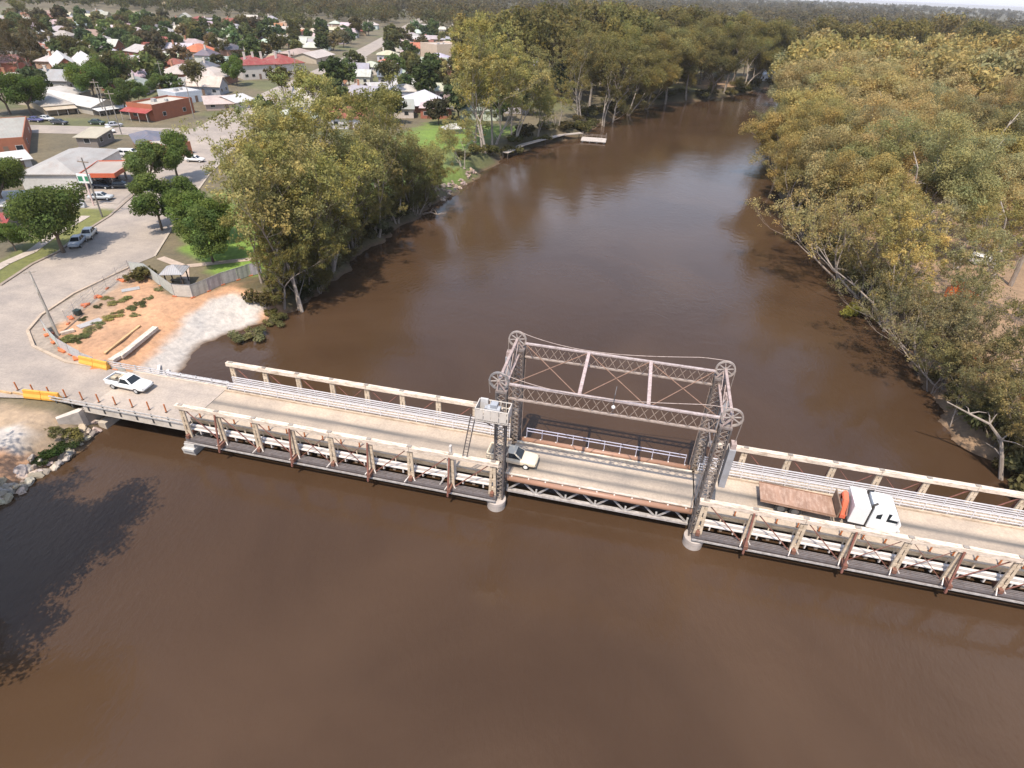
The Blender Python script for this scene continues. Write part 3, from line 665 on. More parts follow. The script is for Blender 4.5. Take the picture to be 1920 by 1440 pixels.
# ------------------------------------------------------------------ vehicles
def loft(mb, st, n=16, p=4.0):     # body from stations (x, zbottom, ztop, halfwidth)
    base = len(mb.v)
    for x, zb, zt, hw in st:
        zc, hh = (zb+zt)/2, (zt-zb)/2
        for j in range(n):
            a = 2*math.pi*(j+.5)/n; ca, sa = math.cos(a), math.sin(a)
            mb.v.append((x, math.copysign(abs(ca)**(2/p), ca)*hw, zc+math.copysign(abs(sa)**(2/p), sa)*hh))
    k = len(st)
    for i in range(k-1):
        for j in range(n): mb.f.append((base+i*n+j, base+(i+1)*n+j, base+(i+1)*n+(j+1)%n, base+i*n+(j+1)%n))
    mb.f.append(tuple(base+j for j in range(n))); mb.f.append(tuple(base+(k-1)*n+j for j in reversed(range(n))))
    return mb
def wheels(T, xs, hw, r_, rim=(.5,.5,.5), wd=.22):
    for x in xs:
        for s in (-1,1):
            ty = MB().tube([(x,s*(hw-wd),r_),(x,s*hw,r_)], r_, 18).build('wheel', 'rubber', (.025,.025,.025), parent=T)
            MB().tube([(x,s*(hw-.02),r_),(x,s*(hw+.012),r_)], r_*.62, 14).build('rim', 'steel', rim, parent=ty)
def cabin(T, x0, x1, z0, z1, hw0, hw1, rake_f, rake_b, col, two_doors=True):
    # pillars and roof in paint, panes set 6 mm proud
    c = MB(); b0, b1, t0, t1 = x0, x1, x0+rake_b, x1-rake_f
    V = [(b0,-hw0,z0),(b1,-hw0,z0),(b1,hw0,z0),(b0,hw0,z0),(t0,-hw1,z1),(t1,-hw1,z1),(t1,hw1,z1),(t0,hw1,z1)]
    c.add(V, [(0,3,2,1),(4,5,6,7),(0,1,5,4),(1,2,6,5),(2,3,7,6),(3,0,4,7)])
    cb = c.build('cabin', 'carpaint', col, parent=T, bevel=.06)
    def pane(q, name):
        q = [Vector(v) for v in q]; ce = sum(q, Vector())/4; n = (q[1]-q[0]).cross(q[3]-q[0]).normalized()
        mid = Vector(((b0+b1)/2,0,(z0+z1)/2))
        if n.dot(ce-mid) < 0: n = -n
        qq = [ce+(v-ce)*.84+n*.012 for v in q]; MB().add(qq, [(0,1,2,3)]).build(name, 'glass', (.03,.03,.03), parent=cb)
    V = [Vector(v) for v in V]
    pane((V[1],V[2],V[6],V[5]), 'windscreen'); pane((V[3],V[0],V[4],V[7]), 'rear_window')
    for a, b_, c_, d_ in ((0,1,5,4),(2,3,7,6)):
        if two_doors: pane((V[a],V[b_],V[c_],V[d_]), 'side_window')
        else:
            m0, m1 = (V[a]+V[b_])/2, (V[d_]+V[c_])/2
            pane((V[a],m0,m1,V[d_]), 'side_window'); pane((m0,V[b_],V[c_],m1), 'side_window')
def lamps(T, xf, xr, hw, z):
    for s in (-1,1):
        MB().box(xf-.03,xf+.015,s*(hw-.2)-.16,s*(hw-.2)+.16,z-.07,z+.07).build('headlight', 'glass', (.6,.6,.6), parent=T)
        MB().box(xr-.015,xr+.03,s*(hw-.12)-.09,s*(hw-.12)+.09,z-.05,z+.12).build('tail_light', 'plastic', (.35,.03,.02), parent=T)
def ute(loc, rz, label, col, group=None, rim=(.5,.5,.5), cargo=False):
    T = thing('utility_vehicle', label, 'pickup', loc, rz, group)
    b_ = loft(MB(), [(-2.45,.42,.92,.80),(-2.38,.36,.97,.86),(-.55,.33,.98,.88),(.9,.33,.98,.88),(1.7,.34,.93,.86),(2.2,.36,.86,.82),(2.42,.42,.74,.74)], 20, 5)
    b_.build('body', 'carpaint', col, parent=T, smooth=True)
    tr_ = MB(); tr_.box(-2.3,-.55,-.74,.74,.985,.99); tb = tr_.build('tray', 'rubber', (.12,.11,.10), parent=T)
    sd = MB()
    for s in (-1,1): sd.box(-2.4,-.5,s*.82-.06,s*.82+.06,.95,1.12)
    sd.box(-2.44,-2.34,-.76,.76,.95,1.12); sd.build('tray_side', 'carpaint', col, parent=T, bevel=.02)
    if cargo: MB().box(-1.9,-1.3,-.4,.3,.995,1.2).box(-1.1,-.7,-.2,.5,.995,1.3).build('load', 'timber', (.5,.42,.3), parent=T)
    cabin(T, -.62, 1.05, .97, 1.50, .80, .62, .75, .18, col)
    wheels(T, (-1.5,1.45), .88, .33, rim); lamps(T, 2.40, -2.45, .82, .68)
    MB().box(2.30,2.47,-.7,.7,.36,.52).build('bumper', 'plastic', (.08,.08,.08), parent=T, bevel=.03)
    return T
ute((-10.3,.35,2.95), R(-2), 'white pickup with open tray driving onto the approach span', (.80,.79,.77), cargo=True)
ute((32.75,-.45,2.955), R(-2), 'cream pickup passing under the left lift tower', (.68,.58,.44), rim=(.8,.78,.75))
def sedan(loc, rz, label, col, group, van=False):
    T = thing('parked_car', label, 'van' if van else 'car', loc, rz, group)
    if van:
        loft(MB(), [(-2.3,.4,1.75,.8),(-2.2,.35,1.9,.86),(1.0,.33,1.92,.86),(1.5,.33,1.5,.86),(2.1,.36,1.05,.84),(2.35,.42,.85,.76)], 20, 6).build('body', 'carpaint', col, parent=T, smooth=True)
        for s in (-1,1):
            for a, c_ in ((-1.9,-.7),(-.55,.5)): MB().box(a,c_,s*.845-.02,s*.845+.025,1.15,1.65).build('side_window', 'glass', parent=T)
        MB().add([(1.12,-.72,1.86),(1.12,.72,1.86),(1.62,.74,1.42),(1.62,-.74,1.42)], [(0,3,2,1)]).build('windscreen', 'glass', parent=T)
    else:
        loft(MB(), [(-2.2,.42,.86,.74),(-2.1,.36,.92,.82),(-.9,.33,.95,.86),(1.0,.33,.93,.86),(1.8,.35,.84,.82),(2.2,.42,.72,.72)], 20, 5).build('body', 'carpaint', col, parent=T, smooth=True)
        cabin(T, -1.5, 1.05, .92, 1.43, .78, .6, .7, .5, col, False)
    wheels(T, (-1.35,1.4), .87, .32); lamps(T, 2.15, -2.2, .76, .68)
    return T
# white crane truck
T = thing('flatbed_truck', 'white cab truck with rusty flat tray and folded orange crane on the right span', 'truck', (61.15,-.05,2.953), R(-3.3))
K = dict(parent=T)
MB().box(-5.4,4.9,-.45,.45,.55,.85).build('chassis', 'steel', (.05,.05,.05), **K)
tr_ = MB().box(-5.75,.45,-1.25,1.25,.92,1.08).build('tray', 'rustplate', (.33,.20,.14), bevel=.02, **K)
q = MB(); 
for y in (-1.22,1.22): q.box(-5.75,.45,y-.03,y+.03,1.082,1.16)
q.build('coaming', 'steel', (.3,.17,.11), parent=tr_)
MB().box(.5,.62,-1.2,1.2,.95,2.1).build('headboard', 'steel', (.20,.14,.10), **K)
cr = MB().tube([(.95,-.9,1.15),(.98,-.3,2.35),(1.0,.35,2.5),(1.02,.95,1.6)], [.2,.26,.26,.2], 8).build('crane_boom', 'paint', (.72,.16,.08), **K)
MB().box(.75,1.2,-1.1,1.1,.9,1.2).build('crane_base', 'paint', (.6,.12,.06), parent=cr)
MB().bar((.72,-.8,1.2),(.75,.7,2.1),.1,.14).bar((1.25,-1.0,1.2),(1.25,-.2,2.2),.12,.12).build('crane_ram', 'steel', (.25,.1,.07), parent=cr)
MB().box(1.45,2.75,-1.22,1.22,.75,2.72).build('sleeper_box', 'carpaint', (.78,.77,.76), bevel=.05, **K)
c = MB(); c.add([(2.95,-1.2,.55),(5.35,-1.2,.55),(5.35,1.2,.55),(2.95,1.2,.55),(2.95,-1.2,1.55),(5.45,-1.18,1.5),(5.45,1.18,1.5),(2.95,1.2,1.55),(3.0,-1.1,2.85),(4.75,-1.08,2.7),(4.75,1.08,2.7),(3.0,1.1,2.85)],
      [(0,3,2,1),(0,1,5,4),(1,2,6,5),(2,3,7,6),(3,0,4,7),(4,5,9,8),(5,6,10,9),(6,7,11,10),(7,4,8,11),(8,9,10,11)])
cb = c.build('cab', 'carpaint', (.80,.80,.80), bevel=.08, **K)
MB().add([(5.40,-1.0,1.62),(5.40,1.0,1.62),(4.84,.95,2.6),(4.84,-.95,2.6)], [(0,1,2,3)]).build('windscreen', 'glass', parent=cb)
for s in (-1,1):
    MB().add([(4.2,s*1.185,1.62),(5.15,s*1.175,1.62),(4.72,s*1.10,2.42),(4.2,s*1.115,2.45)], [(0,1,2,3)]).build('side_window', 'glass', parent=cb)
    MB().add([(3.35,s*1.19,1.75),(3.75,s*1.19,1.75),(3.75,s*1.13,2.3),(3.35,s*1.13,2.3)], [(0,1,2,3)]).build('side_window', 'glass', parent=cb)
    MB().tube([(2.86,s*.95,.7),(2.86,s*.95,2.9),(3.2,s*.8,3.05)], .1, 9).build('exhaust_stack', 'steel', (.03,.03,.03), **K)
    MB().box(5.0,5.08,s*1.25,s*1.34,1.7,2.1).build('mirror', 'plastic', (.55,.55,.55), parent=cb)
MB().box(5.38,5.58,-1.2,1.2,.4,.85).build('bumper', 'carpaint', (.6,.6,.6), bevel=.04, **K)
for x in (-3.9,-2.7,4.4): wheels(T, (x,), 1.12, .5, (.12,.12,.12), .32)

# parked cars (photo pixel of the ground under them, heading)
CARS = [((147,459),R(-62),(.36,.38,.42),'silver car parked at the kerb below the big round street tree',0),
        ((168,444),R(-62),(.70,.64,.55),'cream car parked just ahead of the silver car by the street tree',0),
        ((243,294),R(15),(.75,.74,.72),'white van parked in the yard behind the fuel canopy',1),
        ((367,303),R(10),(.75,.73,.70),'white car parked on the street beside the riverside gums',0),
        ((228,352),R(25),(.04,.045,.05),'black car standing at the edge of the fuel canopy',0),
        ((192,352),R(5),(.05,.07,.10),'dark blue car in the shade under the fuel canopy',0),
        ((191,374),R(20),(.45,.47,.48),'grey car with teal panel parked by the fuel price sign',0),
        ((183,233),R(10),(.04,.06,.045),'dark green car on the cross street before the long cream warehouse',0),
        ((206,248),R(-25),(.78,.77,.75),'white car on the cross street by the small timber shed',0),
        ((113,233),R(12),(.05,.05,.06),'black car on the cross street behind the flat roofed brick block',0),
        ((68,228),R(5),(.10,.10,.22),'dark blue car at the far left of the cross street',0),
        ((215,238),R(60),(.45,.45,.47),'silver car beside the power pole on the cross street',0),
        ((272,297),R(20),(.76,.74,.73),'white car half hidden behind the round tree next to white van',0),
        ((88,226),R(8),(.6,.6,.6),'pale car at the awning shops on the cross street',0)]
for (px, py), rz, c, lab, van in CARS:
    p = at(px, py, 2.95); sedan((p.x,p.y,2.952), rz, lab, c, 'vehicles parked in the town', bool(van))

# ------------------------------------------------------------------ worksite on the left bank
def zg(x, y): return max(ground_z(x, y), -1)
def fence_run(name, pts, hgt, label, col, mat='cloth', group=None, places=None, lean=0.0):
    n = len(pts)-1; proto = 0
    for i in range(n):
        p, q = Vector(pts[i]), Vector(pts[i+1]); mid = (p+q)/2; L = (q-p).length; rz = math.atan2(q.y-p.y, q.x-p.x)
        T = thing(name, label % (ORD[i+1]), 'fence panel', (mid.x,mid.y,zg(mid.x,mid.y)), rz, group)
        b_ = MB(); k = 8
        for j in range(k):           # sagging shade cloth
            xa, xb = -L/2+.05+(L-.1)*j/k, -L/2+.05+(L-.1)*(j+1)/k
            za, zb = hgt-.10*math.sin(math.pi*j/k)*rnd.random(), hgt-.10*math.sin(math.pi*(j+1)/k)*rnd.random()
            ya, yb = .015*math.sin(j*1.9), .015*math.sin((j+1)*1.9)
            b_.add([(xa,ya,.08),(xb,yb,.08),(xb,yb+lean,zb),(xa,ya+lean,za),(xa,ya+.015,.08),(xb,yb+.015,.08),(xb,yb+lean+.015,zb),(xa,ya+lean+.015,za)], [(0,1,2,3),(7,6,5,4),(0,4,5,1),(2,6,7,3)])
        c = tuple(v*rnd.uniform(.9,1.08) for v in col); b_.build('panel', mat, c, parent=T)
        f = MB()
        for s in (-1,1): f.tube([(s*L/2,0,0),(s*L/2,lean,hgt+.06)], .03, 6)
        f.tube([(-L/2,lean,hgt+.02),(L/2,lean,hgt+.02)], .025, 6); f.build('frame', 'steel', (.35,.35,.36), parent=T)
        MB().box(-L/2-.3,-L/2+.3,-.14,.14,0,.14).build('foot', 'plastic', (.50,.15,.06), parent=T)
def W(px, z): return [tuple(at(x,y,z))[:2] for x,y in px]
fence_run('site_fence', W([(247,513),(275,516),(302,537),(328,556),(362,558),(392,546),(418,534),(447,525),(470,517),(492,513)], 2.9), 1.9,
          '%s shade cloth fence panel from the road along the park edge of the worksite', (.47,.445,.43), group='shade cloth panels on the park side')
fence_run('site_fence', W([(84,618),(97,636),(112,652),(132,664),(156,677),(180,686),(207,690),(235,694)], 2.9), 1.5,
          '%s low pale shade cloth panel around the road corner, counted from the pole', (.50,.485,.475), group='pale shade cloth panels at the road corner')
def mesh_fence(name, pts, hgt, label, col, group):
    for i in range(len(pts)-1):
        p, q = Vector(pts[i]), Vector(pts[i+1]); mid = (p+q)/2; L = (q-p).length; rz = math.atan2(q.y-p.y, q.x-p.x)
        T = thing(name, label % ORD[i+1], 'fence panel', (mid.x,mid.y,zg(mid.x,mid.y)), rz, group)
        b_ = MB()
        for j in range(int(L/.3)+1): b_.box(-L/2+j*.3-.012,-L/2+j*.3+.012,-.01,.01,.15,hgt)
        for z in np.arange(.15,hgt+.01,.45): b_.box(-L/2,L/2,-.012,.012,z-.012,z+.012)
        b_.build('mesh_panel', 'steel', col, parent=T)
        f = MB()
        for s in (-1,1): f.tube([(s*L/2,0,0),(s*L/2,0,hgt+.05)], .03, 6)
        f.build('frame', 'steel', col, parent=T)
        MB().box(-L/2-.3,-L/2+.3,-.14,.14,0,.14).build('foot', 'plastic', (.55,.16,.06), parent=T)
mesh_fence('mesh_fence', W([(128,607),(143,590),(160,575),(180,558),(201,541),(222,524),(244,510)], 2.9), 1.9, '%s wire mesh panel along the road side of the dirt worksite, counted from the pole', (.42,.40,.39), 'wire mesh panels on the road side')
# leaning pole and its companions
T = thing('utility_pole', 'tall bare timber pole at the worksite corner, leaning over the road', 'pole', (-26.8,7.4,2.85))
ptop = Vector((-29.0,9.0,10.6))-Vector((-26.8,7.4,2.85))
MB().tube([(0,0,-.3), ptop*.5, ptop], [.17,.15,.11], 10).build('pole', 'bark', (.36,.33,.29), parent=T)
MB().bar(ptop*.98-Vector((.5,.4,0)), ptop*.98+Vector((.5,.4,0)), .1, .1).build('crossarm', 'timber', (.4,.36,.3), parent=T)
b0 = at(147,590,2.9); 
bn = MB(); bn.prism([(-.4,-.35),(.4,-.35),(.4,.35),(-.4,.35)],0,.75); o = bn.build('waste_bin', 'plastic', (.03,.05,.045), bevel=.05); o.location=(b0.x,b0.y,zg(b0.x,b0.y)); tag(o,'black bin box on the orange dirt behind the mesh fence','bin')
def beam(px0, px1, wd, hg, z, name, label, cat, mat, col, grp=None):
    p, q = at(*px0, z), at(*px1, z); zz = max(zg(p.x,p.y), zg(q.x,q.y))+.02
    L = (q-p).length; rz = math.atan2(q.y-p.y, q.x-p.x)
    o = MB().box(-L/2,L/2,-wd/2,wd/2,0,hg).build(name, mat, col, bevel=.03); o.location=((p.x+q.x)/2,(p.y+q.y)/2,zz); o.rotation_euler=(0,0,rz)
    return tag(o, label, cat, grp)
beam((222,663),(290,609),.75,.45,2.9,'timber_beam','long pale squared timber on the dirt, upper one of the pair','timber beam','timber',(.70,.60,.50))
beam((205,671),(240,650),.8,.4,2.9,'timber_beam','short pale squared timber in front of the longer one by the low cloth fence','timber beam','timber',(.66,.58,.5))
beam((196,662),(262,610),.3,.2,2.9,'plank','thin yellow plank lying left of the long pale timber','plank','timber',(.62,.40,.2))
beam((147,614),(190,599),1.2,.1,2.9,'concrete_slab','flat grey slab lying among weeds on the dirt','slab','concrete',(.40,.38,.375))
beam((228,546),(262,540),1.0,.1,2.9,'concrete_slab','flat grey slab near the road end of the dirt worksite','slab','concrete',(.36,.36,.36))
beam((115,628),(140,621),.5,.35,2.9,'timber_beam','stubby pale timber by the pole foot','timber beam','timber',(.62,.53,.44))
for i, pp in enumerate([((262,690),(283,684)),((283,700),(290,660)),((299,698),(305,664))]):
    beam(*pp, .35, .18, 2.6, 'concrete_block', ['white block at the bank beside the far guard rail','left pale block line running down the gravel ramp','right pale block line running down the gravel ramp'][i], 'concrete block', 'concrete', (.62,.57,.53))
for i, (px, py) in enumerate([(133,597),(185,557),(160,572),(230,527),(92,628),(105,641),(118,657),(142,671),(180,690),(210,694)]):
    p = at(px, py, 2.9); o = MB().prism([(-.55,-.25),(.5,-.3),(.6,.25),(-.45,.3)],0,.22).build('fence_foot', 'plastic', (.62,.17,.06), bevel=.04); o.location=(p.x,p.y,zg(p.x,p.y)); o.rotation_euler=(0,0,rnd.random()*3)
    tag(o, ('orange fence foot along the mesh fence, %s from the pole' % ORD[i+1]) if i < 4 else ('orange fence foot at the curved road corner, %s from the pole' % ORD[i-3]), 'fence foot', 'orange fence feet')
# picnic shelter and grey tank on the lawn
sp = at(335,533,2.9)
T = thing('picnic_shelter', 'small open shelter with grey pyramid roof on the lawn behind the worksite fence', 'shelter', (sp.x,sp.y,2.9), R(20))
for x in (-1.1,1.1):
    for y in (-1.1,1.1): MB().box(x-.07,x+.07,y-.07,y+.07,0,2.2).build('post', 'timber', (.06,.05,.05), parent=T)
MB().add([(-1.6,-1.6,2.2),(1.6,-1.6,2.2),(1.6,1.6,2.2),(-1.6,1.6,2.2),(0,0,3.1),(-1.6,-1.6,2.12),(1.6,-1.6,2.12),(1.6,1.6,2.12),(-1.6,1.6,2.12)],[(0,1,4),(1,2,4),(2,3,4),(3,0,4),(8,7,6,5),(0,5,6,1),(1,6,7,2),(2,7,8,3),(3,8,5,0)]).build('roof','roofing',(.34,.34,.35),parent=T)
MB().box(-.9,.9,-.3,.3,.7,.76).box(-.8,-.7,-.2,.2,0,.7).box(.7,.8,-.2,.2,0,.7).build('table','timber',(.25,.2,.15),parent=T)
MB().box(-.9,.9,-.8,-.5,.42,.47).box(-.9,.9,.5,.8,.42,.47).build('bench','timber',(.25,.2,.15),parent=T)
ysn = at(548,384,2.9)
T = thing('warning_sign', 'yellow sign on a post glimpsed between the riverside gum trunks', 'sign', (-15.5,50.5,2.9), R(-10))
MB().tube([(0,0,0),(0,0,2.4)],.05,8).build('post','steel',(.3,.3,.3),parent=T); MB().box(-.5,.5,-.08,-.05,1.3,2.4).build('board','plastic',(.80,.42,.02),parent=T)

# ------------------------------------------------------------------ street furniture by the fuel station
p = at(192,407,2.9)
T = thing('power_pole', 'dark power pole with cross arm at the kerb before the fuel station', 'pole', (p.x,p.y,2.9))
MB().tube([(0,0,0),(0,0,10.5)],[.16,.11],9).build('pole','bark',(.22,.2,.18),parent=T); MB().box(-1.1,1.1,-.07,.07,9.7,9.85).build('crossarm','timber',(.25,.2,.16),parent=T)
for x in (-.95,0,.95): MB().tube([(x,0,9.86),(x,0,10.1)],.06,6).build('insulator','paint',(.5,.5,.5),parent=T)
p = at(176,385,2.9)
T = thing('price_sign', 'white fuel station pylon sign with two green patches beside the white hall', 'sign', (p.x,p.y,2.9), R(15))
MB().box(-.12,.12,-.12,.12,0,4.2).build('column','paint',(.66,.5,.46),parent=T)
bd = MB().box(-1.2,1.2,-.15,.15,4.2,5.9).build('board','paint',(.75,.76,.74),parent=T,bevel=.04)
for x in (-.62,.62): MB().box(x-.42,x+.42,-.17,-.152,4.6,5.5).build('panel','paint',(.04,.22,.12),parent=bd)
p = at(174,386,2.9); o = MB().add([(-.9,-.4,0),(.9,-.4,0),(.9,0,1.5),(-.9,0,1.5),(-.9,.4,0),(.9,.4,0)],[(0,1,2,3),(5,4,3,2),(0,3,4),(1,5,2)]).build('sign_board','paint',(.42,.42,.44)); o.location=(p.x-1.2,p.y-1.2,2.95); tag(o,'grey A-frame board at the foot of the price sign','sign board')
def pole(px, h, label, arms=True):
    p = at(*px, 2.9); T = thing('power_pole', label, 'pole', (p.x,p.y,2.9), R(20), 'power poles in the town')
    MB().tube([(0,0,0),(0,0,h)],[.17,.11],8).build('pole','bark',(.30,.27,.24),parent=T)
    if arms: MB().box(-1.2,1.2,-.07,.07,h-.9,h-.72).build('crossarm','timber',(.3,.26,.2),parent=T)
pole((228,252),11,'slim power pole on the cross street corner beside the timber shed')
pole((205,228),10,'slim pole in front of the brick shop with the red awning')
pole((196,216),10,'slim pole left of the brick shop, before the white awning')
pole((364,222),11,'pale power pole right of the blue roofed building')
pole((310,170),10,'slim pole between the hipped cream roofs and the pale blue building')
pole((560,165),13,'pale pole rising beside the long red roofed building')

# ------------------------------------------------------------------ buildings
def building(loc, rz, w_, d, h, roof, rise, wc, rc, label, cat='building', wmat='brick', eave=.5, nwin=2, awning=None, chim=0, gable_front=False, group=None, wincol=None, parapet=.5, name='house', slat=None, detail=True):
    T = thing(name, label, cat, loc, rz, group)
    rc = tuple(v*.84 for v in rc); wc = tuple(v*.9 for v in wc); x0, x1 = -w_/2, w_/2; wl = MB(); e = eave
    th = .14
    if roof == 'flat':
        wl.box(x0,x1,0,d,0,h).build('wall', wmat, wc, parent=T)
        rf = MB().box(x0+.22,x1-.22,.22,d-.22,h+.003,h+.12)
        ro = rf.build('roof','roofing',rc,parent=T)
        pp = MB(); P_ = parapet
        pp.box(x0-.01,x1+.01,-.01,.21,h+.003,h+P_).box(x0-.01,x1+.01,d-.21,d+.01,h+.003,h+P_*.6).box(x0-.01,x0+.21,.215,d-.215,h+.003,h+P_*.8).box(x1-.21,x1+.01,.215,d-.215,h+.003,h+P_*.8)
        pp.build('parapet', wmat, wc, parent=T)
        if w_ > 9: MB().box(x0+w_*.3,x0+w_*.3+1.2,d*.4,d*.4+1.2,h+.13,h+1.0).box(x0+w_*.6,x0+w_*.6+.8,d*.55,d*.55+.8,h+.13,h+.8).build('roof_vent','steel',(.4,.4,.4),parent=ro)
    elif roof == 'skillion':
        wl.add([(x0,0,0),(x1,0,0),(x1,d,0),(x0,d,0),(x0,0,h),(x1,0,h),(x1,d,h+rise),(x0,d,h+rise)],[(0,3,2,1),(4,5,6,7),(0,1,5,4),(1,2,6,5),(2,3,7,6),(3,0,4,7)]).build('wall', wmat, wc, parent=T)
        k = rise/d; a = (-e, h-k*e+.01); b_ = (d+e, h+rise+k*e+.01); mb_ = MB()
        mb_.add([(x0-e,a[0],a[1]),(x1+e,a[0],a[1]),(x1+e,b_[0],b_[1]),(x0-e,b_[0],b_[1]),(x0-e,a[0],a[1]+th),(x1+e,a[0],a[1]+th),(x1+e,b_[0],b_[1]+th),(x0-e,b_[0],b_[1]+th)],[(0,3,2,1),(4,5,6,7),(0,1,5,4),(1,2,6,5),(2,3,7,6),(3,0,4,7)])
        ro = mb_.build('roof','roofing',rc,parent=T)
    elif roof == 'gable':
        rf = MB()
        if gable_front:
            wl.add([(x0,0,0),(x1,0,0),(x1,d,0),(x0,d,0),(x0,0,h),(x1,0,h),(x1,d,h),(x0,d,h),(0,0,h+rise),(0,d,h+rise)],[(0,3,2,1),(0,1,5,8,4),(1,2,6,5),(2,3,7,9,6),(3,0,4,7),(4,8,9,7),(5,6,9,8)]).build('wall',wmat,wc,parent=T)
            k = rise/(w_/2)
            for s in (-1,1):
                xe = s*(w_/2+e); ze = h-k*e+.012
                rf.add([(xe,-e,ze),(0,-e,h+rise+.012),(0,d+e,h+rise+.012),(xe,d+e,ze),(xe,-e,ze+th),(0,-e,h+rise+.012+th),(0,d+e,h+rise+.012+th),(xe,d+e,ze+th)],[(0,1,2,3),(7,6,5,4),(0,4,5,1),(2,6,7,3),(3,7,4,0)])
        else:
            m_ = d/2
            wl.add([(x0,0,0),(x1,0,0),(x1,d,0),(x0,d,0),(x0,0,h),(x1,0,h),(x1,d,h),(x0,d,h),(x0,m_,h+rise),(x1,m_,h+rise)],[(0,3,2,1),(0,1,5,4),(1,2,6,9,5),(2,3,7,6),(3,0,4,8,7),(4,5,9,8),(6,7,8,9)]).build('wall',wmat,wc,parent=T)
            k = rise/m_
            for s in (-1,1):
                ye = m_+s*(m_+e); ze = h-k*e+.012
                rf.add([(x0-e,ye,ze),(x1+e,ye,ze),(x1+e,m_,h+rise+.012),(x0-e,m_,h+rise+.012),(x0-e,ye,ze+th),(x1+e,ye,ze+th),(x1+e,m_,h+rise+.012+th),(x0-e,m_,h+rise+.012+th)],[(0,3,2,1),(4,5,6,7),(0,1,5,4),(1,2,6,5),(3,0,4,7)])
        ro = rf.build('roof','roofing',rc,parent=T)
    else:  # hip
        wl.box(x0,x1,0,d,0,h).build('wall', wmat, wc, parent=T)
        m_ = min(w_,d)/2; a, b_ = x0-e, x1+e; c_, d_ = -e, d+e
        if w_ >= d: r0, r1 = (a+m_+e, d/2), (b_-m_-e, d/2)
        else: r0, r1 = (0, c_+m_+e), (0, d_-m_-e)
        if abs(r0[0]-r1[0])+abs(r0[1]-r1[1]) < .2: r0, r1 = (r0[0]-.3, r0[1]), (r1[0]+.3, r1[1])
        V = [(a,c_,h+.01),(b_,c_,h+.01),(b_,d_,h+.01),(a,d_,h+.01),(r0[0],r0[1],h+rise),(r1[0],r1[1],h+rise),(a,c_,h-.14),(b_,c_,h-.14),(b_,d_,h-.14),(a,d_,h-.14)]
        if w_ >= d: Fc = [(0,1,5,4),(1,2,5),(2,3,4,5),(3,0,4)]
        else: Fc = [(0,1,4),(1,2,5,4),(2,3,5),(3,0,4,5)]
        ro = MB().add(V, Fc+[(0,6,7,1),(1,7,8,2),(2,8,9,3),(3,9,6,0),(9,8,7,6)]).build('roof','roofing',rc,parent=T)
    for k in range(chim):
        cx = x0+w_*(.25+.5*k/max(1,chim-1)) if chim > 1 else x0+w_*.3
        MB().box(cx-.4,cx+.4,d*.35,d*.35+.7,h*.8,h+rise+1.3).box(cx-.48,cx+.48,d*.35-.08,d*.35+.78,h+rise+1.3,h+rise+1.5).build('chimney', wmat, (.62,.55,.48) if wmat != 'brick' else (.42,.2,.12), parent=ro)
    if detail:
        for k in range(nwin):
            cx = x0+w_*(k+.5)/nwin
            if nwin > 1 and k == nwin//2:
                MB().box(cx-.5,cx+.5,-.05,-.003,.02,2.1).build('door','timber',(.18,.12,.09),parent=T)
            else:
                wf = MB().box(cx-.75,cx+.75,-.05,-.003,1.0,2.2).build('window','paint',(.6,.57,.53),parent=T)
                MB().box(cx-.66,cx+.66,-.065,-.052,1.08,2.12).build('pane','glass',parent=wf)
        for k in range(2):
            cy = d*(k+.5)/2
            wf = MB().box(x1+.003,x1+.05,cy-.7,cy+.7,1.0,2.2).build('window','paint',(.6,.57,.53),parent=T)
            MB().box(x1+.052,x1+.065,cy-.6,cy+.6,1.08,2.12).build('pane','glass',parent=wf)
    if awning:
        ac, ad = awning
        aw = MB().add([(x0-.2,-ad,h*.66),(x1+.2,-ad,h*.66),(x1+.2,-.06,h*.85),(x0-.2,-.06,h*.85),(x0-.2,-ad,h*.66+.1),(x1+.2,-ad,h*.66+.1),(x1+.2,-.06,h*.85+.1),(x0-.2,-.06,h*.85+.1)],[(0,3,2,1),(4,5,6,7),(0,1,5,4),(1,2,6,5),(2,3,7,6),(3,0,4,7)]).build('awning','roofing',ac,parent=T)
        for k in range(4):
            x = x0+w_*k/3; MB().box(x-.06,x+.06,-ad+.1,-ad+.22,0,h*.66+.01).build('awning_post','paint',(.5,.46,.42),parent=T)
    return T
BLD = []
def bpx(l, r, d, hpx, roof, rpx, wc, rc, label, **kw):
    # front wall foot between two photo pixels; heights given in photo pixels at that distance
    p, q = at(*l, G), at(*r, G); rz = math.atan2(q.y-p.y, q.x-p.x); mid = (p+q)/2; dep = pix(mid)[2]
    el = math.asin((CAM[2]-3)/((mid-Vector(CAM)).length)); k = dep/FPX/max(.5, math.cos(el))
    w_ = (q-p).length; BLD.append((mid.x-math.sin(rz)*d/2, mid.y+math.cos(rz)*d/2, max(w_,d)/2))
    return building((mid.x,mid.y,G), rz, w_, d, hpx*k, roof, rpx*k, wc, rc, label, **kw)
BR, CRM, WHT, TIN, RUST, SLATE = (.36,.135,.075), (.55,.46,.35), (.66,.63,.60), (.54,.50,.465), (.40,.25,.18), (.15,.155,.20)
OR_T = (.55,.17,.075); REDR = (.32,.07,.055)
bpx((48,358),(152,358),21,30,'hip',15,(.66,.64,.61),(.46,.435,.405),'large white hall with pale grey hipped roof beside the orange edged fuel canopy',wmat='paint',cat='hall',nwin=0,name='hall',eave=.35,detail=False)
bpx((-22,295),(55,289),29,27,'flat',0,BR,(.42,.40,.345),'long flat roofed red brick block at the left edge, behind the white hall',nwin=3,name='brick_block',parapet=.4)
bpx((-12,322),(62,312),9,14,'gable',8,(.55,.52,.5),(.72,.70,.68),'low shed with bright white roof against the left edge beside the white hall',wmat='paint',name='shed',cat='shed')
